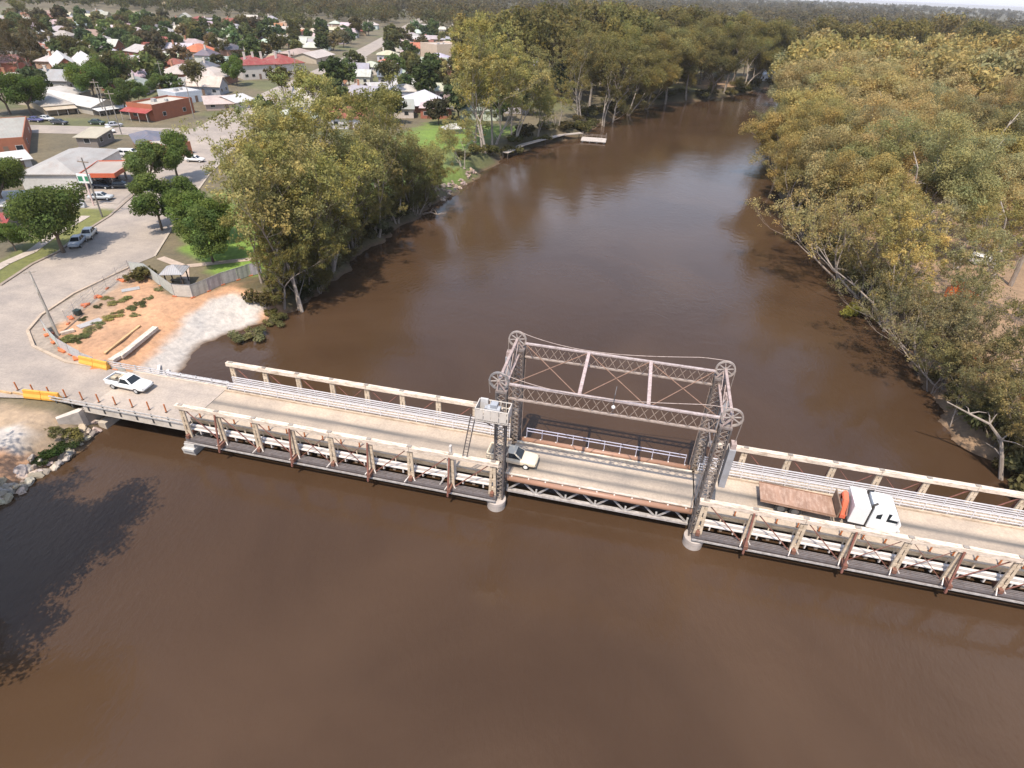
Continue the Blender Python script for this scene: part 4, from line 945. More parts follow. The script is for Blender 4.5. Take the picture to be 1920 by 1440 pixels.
bpx((-20,398),(40,395),8,10,'skillion',3,(.5,.42,.36),(.70,.68,.66),'low building with white roof at the left edge behind the big round street tree',wmat='paint',name='shed',cat='shed')
bpx((-30,432),(15,430),5,13,'gable',6,(.35,.28,.24),(.34,.07,.06),'small red roofed house cut by the left edge beside the big round tree',name='house',cat='house')
bpx((148,276),(186,277),8,17,'skillion',5,(.25,.22,.20),(.52,.46,.34),'small dark timber shed with cream skillion roof behind the white hall',wmat='timber',name='shed',cat='shed',nwin=1)
bpx((262,288),(318,283),12,17,'hip',10,(.42,.16,.085),(.17,.17,.215),'orange brick house with blue grey hipped roof on the street corner',name='house',cat='house',nwin=3)
bpx((322,297),(362,288),9,18,'flat',0,(.44,.17,.09),(.55,.49,.40),'flat roofed orange brick annex right of the blue grey roofed house',name='annex',cat='house',nwin=2)
bpx((245,223),(292,228),17,24,'flat',0,(.40,.14,.075),(.60,.55,.46),'brick shop with cream flat roof and red front awning on the cross street',name='shop',cat='shop',awning=((.34,.06,.05),3.0),parapet=.8)
bpx((176,216),(232,208),34,13,'gable',9,(.5,.45,.38),(.66,.63,.585),'long warehouse with pale cream roof left of the brick shop',wmat='paint',name='warehouse',cat='warehouse',gable_front=True,awning=((.68,.67,.66),3.5))
bpx((86,216),(142,211),22,15,'hip',10,(.42,.33,.24),(.50,.45,.39),'shop row with tan hipped roof and deep veranda on the cross street',wmat='paint',name='shop',cat='shop',awning=((.52,.43,.32),3.2))
bpx((30,196),(90,200),20,12,'hip',12,(.5,.42,.34),(.62,.575,.53),'wide cream roofed building behind the dark tree at the left edge',wmat='paint',name='house',cat='house',chim=1)
bpx((112,157),(160,155),30,26,'gable',15,(.40,.13,.07),(.68,.655,.63),'left half of the twin gabled brick hall with white tin roof',name='gabled_hall',cat='hall',gable_front=True,eave=.3)
bpx((162,155),(207,153),30,25,'gable',15,(.40,.13,.07),(.68,.655,.63),'right half of the twin gabled brick hall with white tin roof',name='gabled_hall',cat='hall',gable_front=True,eave=.3)
bpx((2,150),(40,150),16,28,'gable',10,(.36,.12,.075),(.40,.16,.12),'two storey red brick house at the left edge behind the brown tree',name='house',cat='house')
bpx((130,118),(165,120),14,12,'gable',10,WHT,(.33,.08,.06),'white house with dark red roof above the twin gabled hall',wmat='paint',name='house',cat='house')
bpx((98,103),(138,101),14,11,'hip',12,(.45,.4,.3),(.43,.40,.385),'house with broad grey pyramid roof above the white and red house',wmat='paint',name='house',cat='house',chim=1)
bpx((15,84),(66,80),14,12,'gable',8,(.62,.6,.6),(.66,.64,.66),'long white building near the left edge, upper town',wmat='paint',name='house',cat='house')
bpx((72,82),(106,79),12,14,'gable',6,WHT,(.74,.72,.70),'bright white boxy building right of the long white building, upper town',wmat='paint',name='house',cat='house')
bpx((150,100),(192,98),12,10,'hip',9,CRM,(.58,.54,.5),'cream house with pale hipped roof right of the broad grey pyramid roof',wmat='paint',name='house',cat='house')
bpx((236,108),(262,112),14,12,'gable',9,(.35,.13,.09),TIN,'brick house with cream gabled roof right of the twin gabled hall',name='house',cat='house')
bpx((264,124),(292,122),10,13,'flat',0,(.74,.72,.71),(.76,.75,.73),'small bright white block left of the clustered hipped roofs',wmat='paint',name='house',cat='house')
bpx((300,153),(345,156),15,15,'hip',12,(.45,.2,.12),(.56,.49,.44),'house with dusty pink hipped roof, left one of the clustered hipped roofs',name='house',cat='house',chim=1)
bpx((352,160),(412,163),17,14,'hip',14,(.4,.2,.13),(.60,.51,.45),'house with large dusty pink hipped roof, right one of the clustered hipped roofs',name='house',cat='house')
bpx((300,170),(372,171),10,11,'hip',9,(.45,.25,.14),(.38,.37,.35),'long veranda house with grey hipped roof before the clustered pink roofs',name='house',cat='house')
bpx((334,196),(382,190),11,17,'flat',0,(.62,.66,.70),(.72,.68,.66),'pale blue and white flat block beside the dark blue roof',wmat='paint',name='shop',cat='shop')
bpx((292,203),(350,197),9,9,'hip',6,(.36,.14,.08),(.13,.135,.19),'low brick house with dark blue roof before the pale blue block',name='house',cat='house')
bpx((388,208),(440,206),14,11,'gable',8,(.5,.38,.33),(.60,.48,.43),'house with pale pink gabled roof beside the riverside gums',name='house',cat='house')
bpx((445,206),(480,200),12,12,'gable',7,(.55,.52,.5),(.70,.68,.665),'house with white gabled roof touching the riverside gums',wmat='paint',name='house',cat='house')
bpx((372,108),(412,104),12,9,'hip',11,(.5,.35,.25),(.62,.18,.075),'house with bright orange tiled roof in the upper town',name='house',cat='house')
bpx((328,116),(362,112),13,9,'hip',8,WHT,(.56,.52,.5),'pale house with grey roof left of the bright orange roof',wmat='paint',name='house',cat='house')
bpx((430,112),(468,110),13,16,'hip',8,(.45,.25,.18),(.085,.085,.11),'two storey house with near black hipped roof, upper town',name='house',cat='house')
bpx((408,128),(450,124),10,9,'gable',6,(.3,.42,.36),(.45,.53,.47),'shed with pale green roof in front of the near black roof',wmat='paint',name='shed',cat='shed')
bpx((458,150),(520,147),16,24,'hip',12,(.60,.55,.5),(.31,.065,.055),'long two storey white hotel wing with dark red roof and chimneys, left half',wmat='paint',name='hotel',cat='hotel',chim=3,nwin=5)
bpx((524,147),(574,143),16,23,'hip',12,(.60,.55,.5),(.33,.07,.055),'two storey white hotel wing with dark red roof, right half nearest the gums',wmat='paint',name='hotel',cat='hotel',chim=2,nwin=4)
bpx((560,116),(600,112),14,11,'hip',8,(.38,.14,.08),(.45,.34,.29),'brick house with dull brown roof above the red roofed hotel',name='house',cat='house')
bpx((594,120),(628,112),14,9,'gable',7,CRM,(.60,.52,.46),'cream gabled house between the red roofed hotel and the straight road',wmat='paint',name='house',cat='house')
bpx((738,131),(770,129),13,10,'hip',10,(.5,.36,.28),(.56,.17,.08),'house with orange red roof right of the straight road',name='house',cat='house')
bpx((820,112),(868,110),18,22,'flat',0,(.66,.52,.40),(.6,.5,.42),'boxy cream two storey building right of the straight road, half behind a tall gum',wmat='paint',name='office',cat='building',nwin=4,parapet=.9)
bpx((775,88),(808,86),14,9,'gable',6,WHT,(.68,.62,.58),'white gabled house left above the boxy cream building',wmat='paint',name='house',cat='house')
bpx((700,185),(750,183),14,12,'gable',10,(.5,.46,.44),(.56,.54,.53),'grey roofed house hidden behind the riverside gums near the white pyramid roof',wmat='paint',name='house',cat='house')
bpx((779,212),(845,210),17,13,'hip',18,(.42,.2,.13),(.66,.65,.69),'riverside house with tall white hipped roof above the lawn',name='house',cat='house',chim=0,nwin=3,eave=1.2)
bpx((800,152),(838,150),10,10,'gable',6,WHT,(.45,.45,.47),'white house with grey roof below the boxy cream building',wmat='paint',name='house',cat='house')
bpx((1038,118),(1080,116),16,20,'flat',0,(.66,.45,.34),(.6,.45,.37),'salmon and white two storey building between the tall riverside gums',wmat='paint',name='motel',cat='building',nwin=4,awning=((.7,.66,.64),2.0))
bpx((1042,150),(1075,148),12,13,'gable',6,(.55,.54,.53),(.40,.40,.43),'grey roofed house below the salmon building between the gums',wmat='paint',name='house',cat='house')
bpx((1424,152),(1446,151),9,11,'gable',6,(.74,.73,.72),(.72,.71,.70),'left white cabin by the river bend',wmat='paint',name='cabin',cat='cabin')
bpx((1452,153),(1480,152),9,12,'gable',6,(.72,.68,.64),(.70,.66,.62),'right white cabin by the river bend',wmat='paint',name='cabin',cat='cabin')
bpx((838,252),(868,250),3,9,'hip',7,(.5,.46,.42),(.72,.71,.70),'small white roofed pavilion on the bright riverside lawn',wmat='timber',name='pavilion',cat='shelter',nwin=1,eave=.6,detail=False)

# fuel canopy
c0, c1, c2, c3 = [at(x,y,6.2) for x,y in ((149,327),(214,327),(253,302),(184,303))]
T = thing('fuel_canopy', 'flat fuel station canopy with orange red fascia beside the white hall', 'canopy', (c0.x,c0.y,2.95))
K = dict(parent=T, world=True)
MB().prism([tuple(c)[:2] for c in (c0,c1,c2,c3)], 6.0, 6.22).build('roof','roofing',(.40,.34,.29),**K)
fz = MB(); cc = sum((c0,c1,c2,c3),Vector())/4
for a, b_ in ((c0,c1),(c1,c2),(c2,c3),(c3,c0)):
    a, b_ = cc+(a-cc)*1.012, cc+(b_-cc)*1.012; fz.bar((a.x,a.y,6.0),(b_.x,b_.y,6.0),.12,.85)
fz.build('fascia','paint',(.52,.105,.045),**K)
for u in (.25,.75):
    for v in (.2,.8):
        p = (c0*(1-u)+c1*u)*(1-v)+(c3*(1-u)+c2*u)*v; MB().box(p.x-.15,p.x+.15,p.y-.15,p.y+.15,2.95,5.98).build('column','steel',(.45,.42,.4),**K)
for u in (.35,.7):
    p = (c0*(1-u)+c1*u)*.5+(c3*(1-u)+c2*u)*.5
    Tp = thing('fuel_pump', '%s fuel pump under the orange edged canopy' % ('left' if u < .5 else 'right'), 'pump', (p.x,p.y,2.95)); MB().box(-.45,.45,-.25,.25,0,1.7).build('body','paint',(.2,.2,.24),parent=Tp,bevel=.04); MB().box(-.35,.35,-.27,-.255,1.0,1.5).build('display','glass',parent=Tp)

# filler houses on the town grid: rows run back along the straight road
def road_c(y): return np.interp(y, [82,105,160,315,765], [-68,-78,-97,-134,-256])
WALLS = [('cream',(.52,.44,.34),'paint'),('white',(.64,.61,.58),'paint'),('red brick',(.36,.14,.085),'brick'),('tan brick',(.44,.31,.21),'brick'),('grey',(.42,.41,.40),'paint')]
ROOFS = [('white tin',(.60,.56,.53)),('pale grey',(.44,.41,.39)),('rusty',(.37,.25,.19)),('orange tile',(.50,.18,.09)),('dark red',(.30,.085,.065)),('slate',(.16,.16,.19)),('cream',(.60,.53,.44)),('green tin',(.36,.44,.38))]
FILL = []; nh = 0
for ri in range(26):
    yb = 122+ri*18 + (ri>7)*(ri-7)*7
    for sd in (-1, 1):
        for ci in range(1, 24):
            if nh >= 260: break
            s = 8+ci*15 + rnd.uniform(-2,2); x = road_c(yb+ (-.3 if sd<0 else .3)*s*sd) + sd*s; y = yb + .30*sd*s*1.0 + rnd.uniform(-3,3)
            X, Y, D = pix((x,y,4))
            if not (-25 < X < 1090 and 6 < Y < 240): continue
            if sdist(np.array([[x,y]]), RIV)[0] < 22: continue
            if abs(x-road_c(y)) < 15: continue
            if x < -84 and abs(y-(26+(x+330)*.352)) < 13: continue
            if any((x-a)**2+(y-b_)**2 < (r_*.85+5.8)**2 for a, b_, r_ in BLD): continue
            if rnd.random() < (.10 if Y > 75 else .22 if Y > 50 else .5): continue
            wn, wc, wm = rnd.choices(WALLS, (3,3,2,2,2))[0]; rn, rc = rnd.choices(ROOFS, (5,5,2.5,.6,.7,1.2,4.5,.7))[0]
            ty = rnd.choices(['hip','gable'],(3,2))[0]
            side = 'left' if sd < 0 else 'right'
            lab = '%s house, %s %s roof, %s row back, %s lot %s of road' % (wn, rn, 'hipped' if ty=='hip' else 'gabled', ORD[ri+1], ORD[ci], side)
            wc = tuple(v*rnd.uniform(.88,1.1) for v in wc); rc = tuple(v*rnd.uniform(.85,1.12) for v in rc)
            rz = R(18)+rnd.choice((0,0,math.pi/2,0))+rnd.uniform(-.1,.1)
            building((x,y,G), rz, rnd.uniform(9.5,14), rnd.uniform(7.5,10), rnd.uniform(2.9,3.5), ty, rnd.uniform(1.8,2.9), wc, rc, lab, 'house', wm, .5, 3, chim=int(rnd.random()<.4), group='houses of the town', detail=(Y > 70))
            BLD.append((x,y,5.5)); FILL.append((x,y,lab,ri,ci,side,wn,rn)); nh += 1

# ------------------------------------------------------------------ trees
def leaf_mesh(name, cl, n, size, seed, flat=.75, up=.40, rnd_n=.62, shell=.38, out=1.0):
    """cl: clumps (x,y,z,radius); many small leaf sprays spread through each clump"""
    g = np.random.default_rng(seed); cl = np.asarray(cl, float); wgt = cl[:,3]**2; wgt /= wgt.sum()
    k = g.choice(len(cl), n, p=wgt); dv = g.normal(size=(n,3)); dv /= np.linalg.norm(dv, axis=1)[:,None]
    rad = g.random(n)**shell; cr = cl[k,3]
    pos = cl[k,:3]+dv*(rad*cr)[:,None]*np.array([1,1,flat])
    nm = dv*out+g.normal(size=(n,3))*rnd_n+np.array([0,0,up]); nm /= np.linalg.norm(nm, axis=1)[:,None]
    a = np.cross(nm, g.normal(size=(n,3))); a /= np.linalg.norm(a, axis=1)[:,None]; b_ = np.cross(nm, a)
    s = size*g.uniform(.6,1.35,n)[:,None]; q = g.uniform(.38,.7,n)[:,None]
    V = np.stack([pos-a*s, pos-b_*s*q+a*s*.1, pos+a*s, pos+b_*s*q-a*s*.1], 1).reshape(-1,3)
    Fq = np.arange(4*n).reshape(n,4)
    ct = g.uniform(.78,1.22,len(cl)); hue = g.normal(0,.05,len(cl))
    br = ct[k]*g.uniform(.84,1.16,n); tint = np.stack([br*(1+hue[k]), br, br*(1-hue[k])], 1).clip(.2,1.8)
    me = bpy.data.meshes.new(name); fast_mesh(me, V, Fq, np.repeat(tint,4,axis=0), 'tint'); me.materials.append(MATS['leaf']); return me
def mesh_obj(name, me, col, parent=None):
    o = bpy.data.objects.new(name, me); COL.objects.link(o); o.color = (*col,1)
    if parent is not None: o.parent = parent
    return o
def gum_proto(seed, H, spread, stems, nleaf, lsize, lean=.12, bare=.1, cr=1.0, levels=4, flat=.85, shoots=.0):
    g = random.Random(seed); mb = MB(); clumps = []
    def grow(p, d, L, r_, lev):
        pts = [p]; rs = [r_]; n = 4; q = p.copy(); dd = d.copy()
        for i in range(n):
            dd = (dd+Vector((g.gauss(0,.11),g.gauss(0,.11),g.gauss(.05,.06)))).normalized(); q = q+dd*L/n; pts.append(q.copy()); rs.append(r_*(1-.40*(i+1)/n))
            if lev >= 2 and i > 0 and g.random() > bare+.25: clumps.append((q.x+g.gauss(0,.5),q.y+g.gauss(0,.5),q.z+g.gauss(0,.4),g.uniform(.5,1.0)*cr))
        mb.tube(pts, rs, 7 if lev < 2 else 5 if lev < 3 else 4, cap=False)
        if lev >= levels or L < .7:
            if g.random() > bare:
                for _ in range(2): clumps.append((q.x+g.gauss(0,.45),q.y+g.gauss(0,.45),q.z+g.gauss(0,.35),g.uniform(.65,1.25)*cr))
            return
        kk = 2 if g.random() < .5 else 3
        ang0 = g.random()*6.28
        for j in range(kk):
            an = ang0+6.28*j/kk+g.gauss(0,.4); tl = g.uniform(.22,.75)*spread/9
            side = Vector((math.cos(an),math.sin(an),0)); nd = (dd*math.cos(tl)+side*math.sin(tl)+Vector((0,0,.10))).normalized()
            grow(q, nd, L*g.uniform(.62,.88), rs[-1]*g.uniform(.62,.8), lev+1)
        for m_ in pts[1:-1]:
            if lev < 3 and g.random() < shoots*(1.0 if lev else .7):
                an = g.random()*6.28; side = Vector((math.cos(an),math.sin(an),g.uniform(-.1,.4))).normalized()
                grow(m_, (dd*.4+side).normalized(), L*g.uniform(.35,.6), r_*.3, max(lev+2, levels-1))
        if 0 < lev < 3 and g.random() < .8:
            an = g.random()*6.28; side = Vector((math.cos(an),math.sin(an),.2)).normalized(); m_ = pts[-2]
            grow(m_, (dd*.5+side*spread/9).normalized(), L*.55, rs[-2]*.42, lev+2)
    for s in range(stems):
        an = g.random()*6.28; l_ = lean*(1.0 if stems == 1 else 1.9)
        d = Vector((math.cos(an)*l_,math.sin(an)*l_,1)).normalized(); off = Vector((math.cos(an)*.5,math.sin(an)*.5,-.4)) if stems > 1 else Vector((0,0,-.4))
        grow(off, d, H*.30*g.uniform(.85,1.15), H*.0155*(1 if stems == 1 else .75), 0)
    zt = max(c[2]+c[3]*.7 for c in clumps); k = H/zt
    mb.v = [(v[0]*k,v[1]*k,v[2]*k) for v in mb.v]; clumps = [(c[0]*k,c[1]*k,c[2]*k,c[3]) for c in clumps]
    me = bpy.data.meshes.new('trunk'); me.from_pydata(mb.v, [], mb.f); me.materials.append(MATS['bark']); me.polygons.foreach_set('use_smooth',[True]*len(me.polygons))
    return me, leaf_mesh('crown', clumps, nleaf, lsize, seed, flat), clumps
def round_proto(seed, H, rad, nleaf, lsize, trunk_h, squash=.8):
    g = random.Random(seed); mb = MB(); cl = []
    cz = trunk_h+(H-trunk_h)*.5; rz_ = (H-trunk_h)*.5
    mb.tube([(0,0,-.3),(.05,.05,trunk_h*.6),(0,.1,trunk_h*1.15)],[H*.03,H*.024,H*.02],8,cap=False)
    for i in range(int(26)):
        u, an = g.uniform(-.75,1), g.random()*6.28; q = math.sqrt(max(0,1-u*u)); k = g.uniform(.55,.95)
        cl.append((math.cos(an)*q*rad*k, math.sin(an)*q*rad*k, cz+u*rz_*k, g.uniform(.24,.42)*rad))
        if i < 9: mb.tube([(0,.1,trunk_h),(cl[-1][0]*.5,cl[-1][1]*.5,(trunk_h+cl[-1][2])/2+.3),cl[-1][:3]],[H*.013,H*.008,H*.003],5,cap=False)
    me = bpy.data.meshes.new('trunk'); me.from_pydata(mb.v, [], mb.f); me.materials.append(MATS['bark'])
    return me, leaf_mesh('crown', cl, nleaf, lsize, seed, squash, .35, .6), cl
OPEN = [gum_proto(71,22,9,1,8000,.165,.14,.3,.7,4,.9,.5), gum_proto(72,21,8,2,8500,.165,.2,.3,.7,4,.9,.5), gum_proto(73,19,9,3,8500,.165,.24,.35,.7,4,.9,.45)]
GUMS = [gum_proto(11,22,8,1,11500,.16,.10,.14,.74,4,.9,.5), gum_proto(12,24,7,2,12500,.16,.13,.14,.70,4,.9,.5), gum_proto(13,20,8.5,3,12500,.16,.18,.14,.70,4,.9,.45), gum_proto(14,23,8,2,11000,.16,.15,.28,.70,4,.9,.5), gum_proto(15,18,8,3,11500,.16,.22,.2,.68,4,.9,.45), gum_proto(16,21,9,1,13000,.165,.08,.12,.78,4,.9,.5)]
DENSE = [gum_proto(21,22,12,1,34000,.165,.1,.05,1.75,3,.8,.35), gum_proto(22,24,11,2,36000,.165,.12,.05,1.65,3,.8,.3), gum_proto(23,20,13,1,34000,.165,.14,.06,1.8,3,.8,.35), gum_proto(24,23,10.5,2,32000,.165,.1,.08,1.6,3,.8,.35)]
FARG = [gum_proto(31,22,11,1,3400,.52,.1,.03,2.0,3,.8,.3), gum_proto(32,24,10,2,3600,.52,.12,.03,1.9,3,.8,.3), gum_proto(33,20,12,1,3400,.52,.14,.04,2.1,3,.8,.3), gum_proto(34,21,10,1,3000,.52,.1,.05,1.9,3,.8,.3)]
ROUND = [round_proto(41,8.5,4.6,15000,.17,2.0), round_proto(42,7.5,3.8,12000,.17,2.1), round_proto(43,10,4.6,15000,.18,1.6)]
FARR = [round_proto(51,8,4.0,900,.62,1.6), round_proto(52,7,3.6,800,.60,1.3), round_proto(53,10,3.6,900,.66,1.6,1.0)]
def tree(pr, x, y, z, s, rz, leaf, label, cat='tree', group=None, name='gum_tree', bark=(.36,.30,.25), tilt=(0,0), sz=1.0):
    o = thing(name, label, cat, (x,y,z), 0, group); o.rotation_euler = (Matrix.Rotation(tilt[0],3,'X') @ Matrix.Rotation(tilt[1],3,'Y') @ Matrix.Rotation(rz,3,'Z')).to_euler(); o.scale = (s,s,s*sz)
    mesh_obj('trunk', pr[0], bark, o); mesh_obj('crown', pr[1], leaf, o); return o
def jit(c, a=.12):
    k = rnd.uniform(1-a*2.2,1+a*1.7); return (c[0]*k*rnd.uniform(1-a*.5,1+a*.5), c[1]*k, c[2]*k*rnd.uniform(.85,1.15))
OLIVE, GOLD, SAGE, DKG, DULL = (.315,.290,.115), (.40,.325,.145), (.33,.305,.155), (.040,.068,.016), (.085,.078,.030)
def rb_x(y): return float(np.interp(y, [p[1] for p in RB[2:13]], [p[0] for p in RB[2:13]]))
# left bank group at the worksite, walked from the bridge upstream
LBT = [(-5.6,26.6,24,1),(-9.2,28.0,21,4),(-11.8,28.2,18,2),(-7.5,33,22,3),(-12.5,36.5,23,1),(-6.8,39.5,19,4),(-10,44,25,0),(-17.5,43,21,2),(-8,49,22,3),(-13.5,53,26,1),(-6.6,57,20,4),(-10.5,61,25,0),(-6,66,18,3),(-5.4,72,17,2),(-9.5,76,21,1),(-4.6,80,14,4),(-16,79,19,0)]
HT = ['tall','slender','leaning','forked','broad']
for i, (x, y, h, k) in enumerate(LBT):
    pr = GUMS[k]; base = [22,24,20,23,18,21][k]
    tree(pr, x, y, zg(x,y)-.1, h/base*1.04, rnd.random()*6.28, jit(OLIVE,.13), 'olive gum of the left bank clump, %s tree upstream from the worksite' % ORD[i+1], 'tree', 'gums of the left bank clump', tilt=(rnd.uniform(-.08,.08), rnd.uniform(-.1,.1)), bark=(.36,.295,.245))
for i in range(32):
    y = 26.5+i*1.75+rnd.uniform(-.6,.6); x = float(np.interp(y,[q[1] for q in LB[10:24]],[q[0] for q in LB[10:24]]))-rnd.uniform(.2,3.2)
    k = i % 6; tree(GUMS[k], x, y, zg(x,y)-.1, rnd.uniform(.28,.62), rnd.random()*6.28, jit((.215,.195,.075),.16), 'young gum under left bank clump, %s one upstream from the worksite' % ORD[i+1], 'tree', 'young gums under the left bank clump', tilt=(rnd.uniform(-.1,.1), rnd.uniform(-.05,.25)), bark=(.33,.27,.23))
for i in range(22):
    y = 9+i*2.6+rnd.uniform(-.6,.6); x = rb_x(y)+rnd.uniform(.3,5); k = (i*5) % 6
    tree(GUMS[k], x, y, zg(x,y)-.1, rnd.uniform(.26,.5), rnd.random()*6.28, jit((.25,.21,.10),.16), 'young gum at the right bank waterline, %s one from the bridge' % ORD[i+1], 'tree', 'young gums at the right bank', tilt=(rnd.uniform(-.1,.1), -rnd.uniform(0,.3)), bark=(.33,.27,.23))
# left bank upstream to the bend
up = [(-3.2,104,12,4),(-1.5,120,33,1),(-6,124,28,0),(-2,131,31,3),(2,140,27,2),(-8,136,26,5),(6.5,151,17,2),(-4,150,22,0),(10,164,13,4),
      (15,178,24,1),(22,188,26,3),(27,197,24,0),(12,192,24,5),(33,214,25,1),(20,210,25,0),(40,232,25,5),(27,232,25,3),(48,250,26,0),(34,252,25,1),(58,262,25,2),(46,272,27,5),(68,275,27,1),(60,288,27,3),(76,290,26,0),(84,306,27,5),(70,306,27,1),(93,324,28,2),(82,328,28,0)]
for i, (x, y, h, k) in enumerate(up):
    pr = (GUMS if y < 205 else DENSE)[k % 6 if y < 205 else k % 4]; base = ([22,24,20,23,18,21][k] if y < 205 else [22,24,20,23][k%4])
    x += rnd.uniform(-1.5,1.5)-(3 if y > 200 else 0); h *= 1.16 if y > 160 else 1
    tree(pr, x, y, zg(x,y)-.1, h/base, rnd.random()*6.28, jit(OLIVE if y < 170 else (.235,.205,.08),.13), 'olive left bank gum past the lawn, %s tree towards the bend' % ORD[i+1], 'tree', 'gums of the left bank past the lawn', tilt=(rnd.uniform(-.05,.05), rnd.uniform(-.06,.1)), bark=(.38,.32,.27))
# second and third line behind the far left bank
n = 0
for row, off in enumerate((18, 34, 52, 72)):
    for j in range(12):
        tt = j/11; x = np.interp(tt,[0,.5,1],[22,52,100])-off*.85+rnd.uniform(-4,4); y = np.interp(tt,[0,.5,1],[205,275,345])+off*.45+rnd.uniform(-5,5)
        tree(FARG[rnd.randrange(4)], x, y, G-.1, rnd.uniform(1.2,1.5), rnd.random()*6.28, jit((.20,.175,.07),.14), 'dull olive gum behind far left bank, row %s from water, %s towards bend' % (['two','three','four','five'][row], ORD[j+1]), 'tree', 'gums behind the far left bank')
for j in range(16):
    x = 108+j*11+rnd.uniform(-3,3); y = np.interp(x,[100,150,200,261,400],[340,374,412,454,507])+8+rnd.uniform(-2,6)
    if 100 < x < 132 and j % 2 == 0: y += 30
    tree(FARG[rnd.randrange(4)], x, y, G-.1, rnd.uniform(1.25,1.5), rnd.random()*6.28, jit((.20,.175,.072),.14), 'gum lining the outer shore of the bend, %s from the white cabins' % ORD[j+1], 'tree', 'gums on the outer shore of the bend')
# right bank: rows back from the water, counted from the bridge
def rb_x(y): return float(np.interp(y, [p[1] for p in RB[2:13]], [p[0] for p in RB[2:13]]))
front = [(92,8,12,4),(88,13,14,4),(86,18,12,2),(84,20,9,0),(86,15.5,10,1),(84,23,12,4),(88,27,15,3),(83,30,13,2),(82.5,35,12,4),(82.5,38,14,2),(81.2,46,18,3),(84,51,19,0),(81,57,17,2),(79,64,18,5),(81,71,20,1),(77.5,78,18,2),(79,86,21,0),(76,94,18,5),(78,102,21,1),(75,110,17,2),(77.5,119,20,0),(75,128,19,2),(79,137,19,1),(78,147,19,2),(81,157,15,4),(83,170,19,0),(86,184,22,1),(89,198,23,3),(93,212,24,0),(95,227,24,1),(98,242,25,2),(102,257,26,0),(106,272,26,1),(113,285,26,3)]
for i, (x, y, h, k) in enumerate(front):
    dense = 66 < y
    pr = (DENSE[k % 4] if dense else OPEN[k % 3]); base = [22,24,20,23][k%4] if dense else [22,21,19][k%3]
    x += 4.0 if y > 140 else 1.5 if y > 95 else 0
    lc = SAGE if y in (147,157,137) else GOLD if y > 42 else (.27,.23,.11)
    tree(pr, x-(1.8 if y > 40 else .6), y, zg(x-1,y)-.1, h/base, rnd.random()*6.28, jit(lc,.1), '%s gum at the water edge of the right bank, %s tree from the bridge' % ('grey green' if lc is SAGE else 'golden' if y > 42 else 'thin brownish', ORD[i+1]), 'tree', 'waterside gums of the right bank', tilt=(rnd.uniform(-.05,.05), -rnd.uniform(.03,.20 if y < 100 else .08)), bark=(.33,.27,.225))
ROWS = [(8,14,300,9,'second'),(18,24,300,11,'third'),(29,52,310,14,'fourth'),(42,70,310,15,'fifth'),(57,95,320,16,'sixth'),(75,120,330,18,'seventh'),(96,150,340,20,'eighth'),(120,180,350,22,'ninth')]
for off, y0, y1, st, nm in ROWS:
    y = y0; j = 0
    while y < y1:
        yy = y+rnd.uniform(-3,3); x = rb_x(min(yy,285))+off+rnd.uniform(-3,3); j += 1
        if sdist(np.array([[x,yy]]), RIV)[0] > 4:
            X, Y, D = pix((x,yy,15))
            if X < 2080:
                thin = yy < 72
                if thin and rnd.random() < .18: y += st*rnd.uniform(.85,1.15); continue
                pr = OPEN[rnd.randrange(3)] if thin else DENSE[rnd.randrange(4)] if D < 190 else FARG[rnd.randrange(4)]
                h = rnd.uniform(.70,1.06) if not thin else rnd.uniform(.62,.85)
                h *= 1+.28*min(1,max(0,(yy-90)/110))
                lc = jit(GOLD,.10) if rnd.random() < .72 else jit(SAGE,.08)
                tree(pr, x, yy, zg(x,yy)-.1, h, rnd.random()*6.28, lc, 'golden gum in the %s row of the right bank forest, %s from the bridge end' % (nm, ORD[j]), 'tree', 'gums of the right bank forest', tilt=(rnd.uniform(-.06,.06), rnd.uniform(-.1,.06)), bark=(.40,.34,.29))
        y += st*rnd.uniform(.85,1.15)
# street and park trees on the left
RT = [((120,474),0,1.28,'big round dark green street tree over two parked cars at the left kerb'),((304,432),1,1.18,'round dark green tree standing alone in the road, shading the asphalt'),((288,352),1,1.15,'round dark tree beside the fuel canopy, left one of the pair'),((335,338),1,1.25,'round dark tree beside the fuel canopy, right one of the pair'),
      ((10,385),0,1.1,'dark green tree at the left edge before the white hall'),((30,470),0,.55,'low dark shrub tree at the left edge beside the red roof'),((385,455),0,1.05,'large dark green park tree on the lawn, middle of the park group'),((400,492),2,.85,'lowest dark green park tree on the lawn above the worksite fence'),((355,418),1,1.0,'dark green park tree nearest the road'),
      ((445,160),1,1.3,'dark green tree in front of the long red roofed hotel'),((60,215),0,1.35,'dark broad tree at the left, before the tan veranda shops'),((20,215),0,1.5,'darkest tree at the left edge beside the cross street'),((178,185),0,1.4,'left of two dark trees below the twin gabled hall'),((225,172),0,1.55,'right of two dark trees below the twin gabled hall'),((238,212),1,1.2,'round tree left of the brick shop with the red awning'),((262,195),1,.9,'small bright bush tree behind the brick shop'),((300,180),1,.9,'dark bush before the grey veranda house')]
for px, k, s, lab in RT:
    p = at(*px, G); tree(ROUND[k], p.x, p.y, G-.05, s, rnd.random()*6.28, jit((.125,.175,.05),.12), lab, 'tree', 'broadleaf trees of town and park', 'broadleaf_tree', (.16,.12,.09))
for i, (px, h, lab) in enumerate([((70,165),1.15,'tall brown green gum left of the twin gabled hall'),((50,160),.95,'smaller brown gum at the left, beside the two storey brick house'),((10,150),1.0,'brown gum at the left edge in front of the brick house')]):
    p = at(*px, G); tree(GUMS[i], p.x, p.y, G, h, i*2.0, (.125,.10,.055), lab, 'tree', 'brown gums at the left edge', bark=(.3,.24,.19))
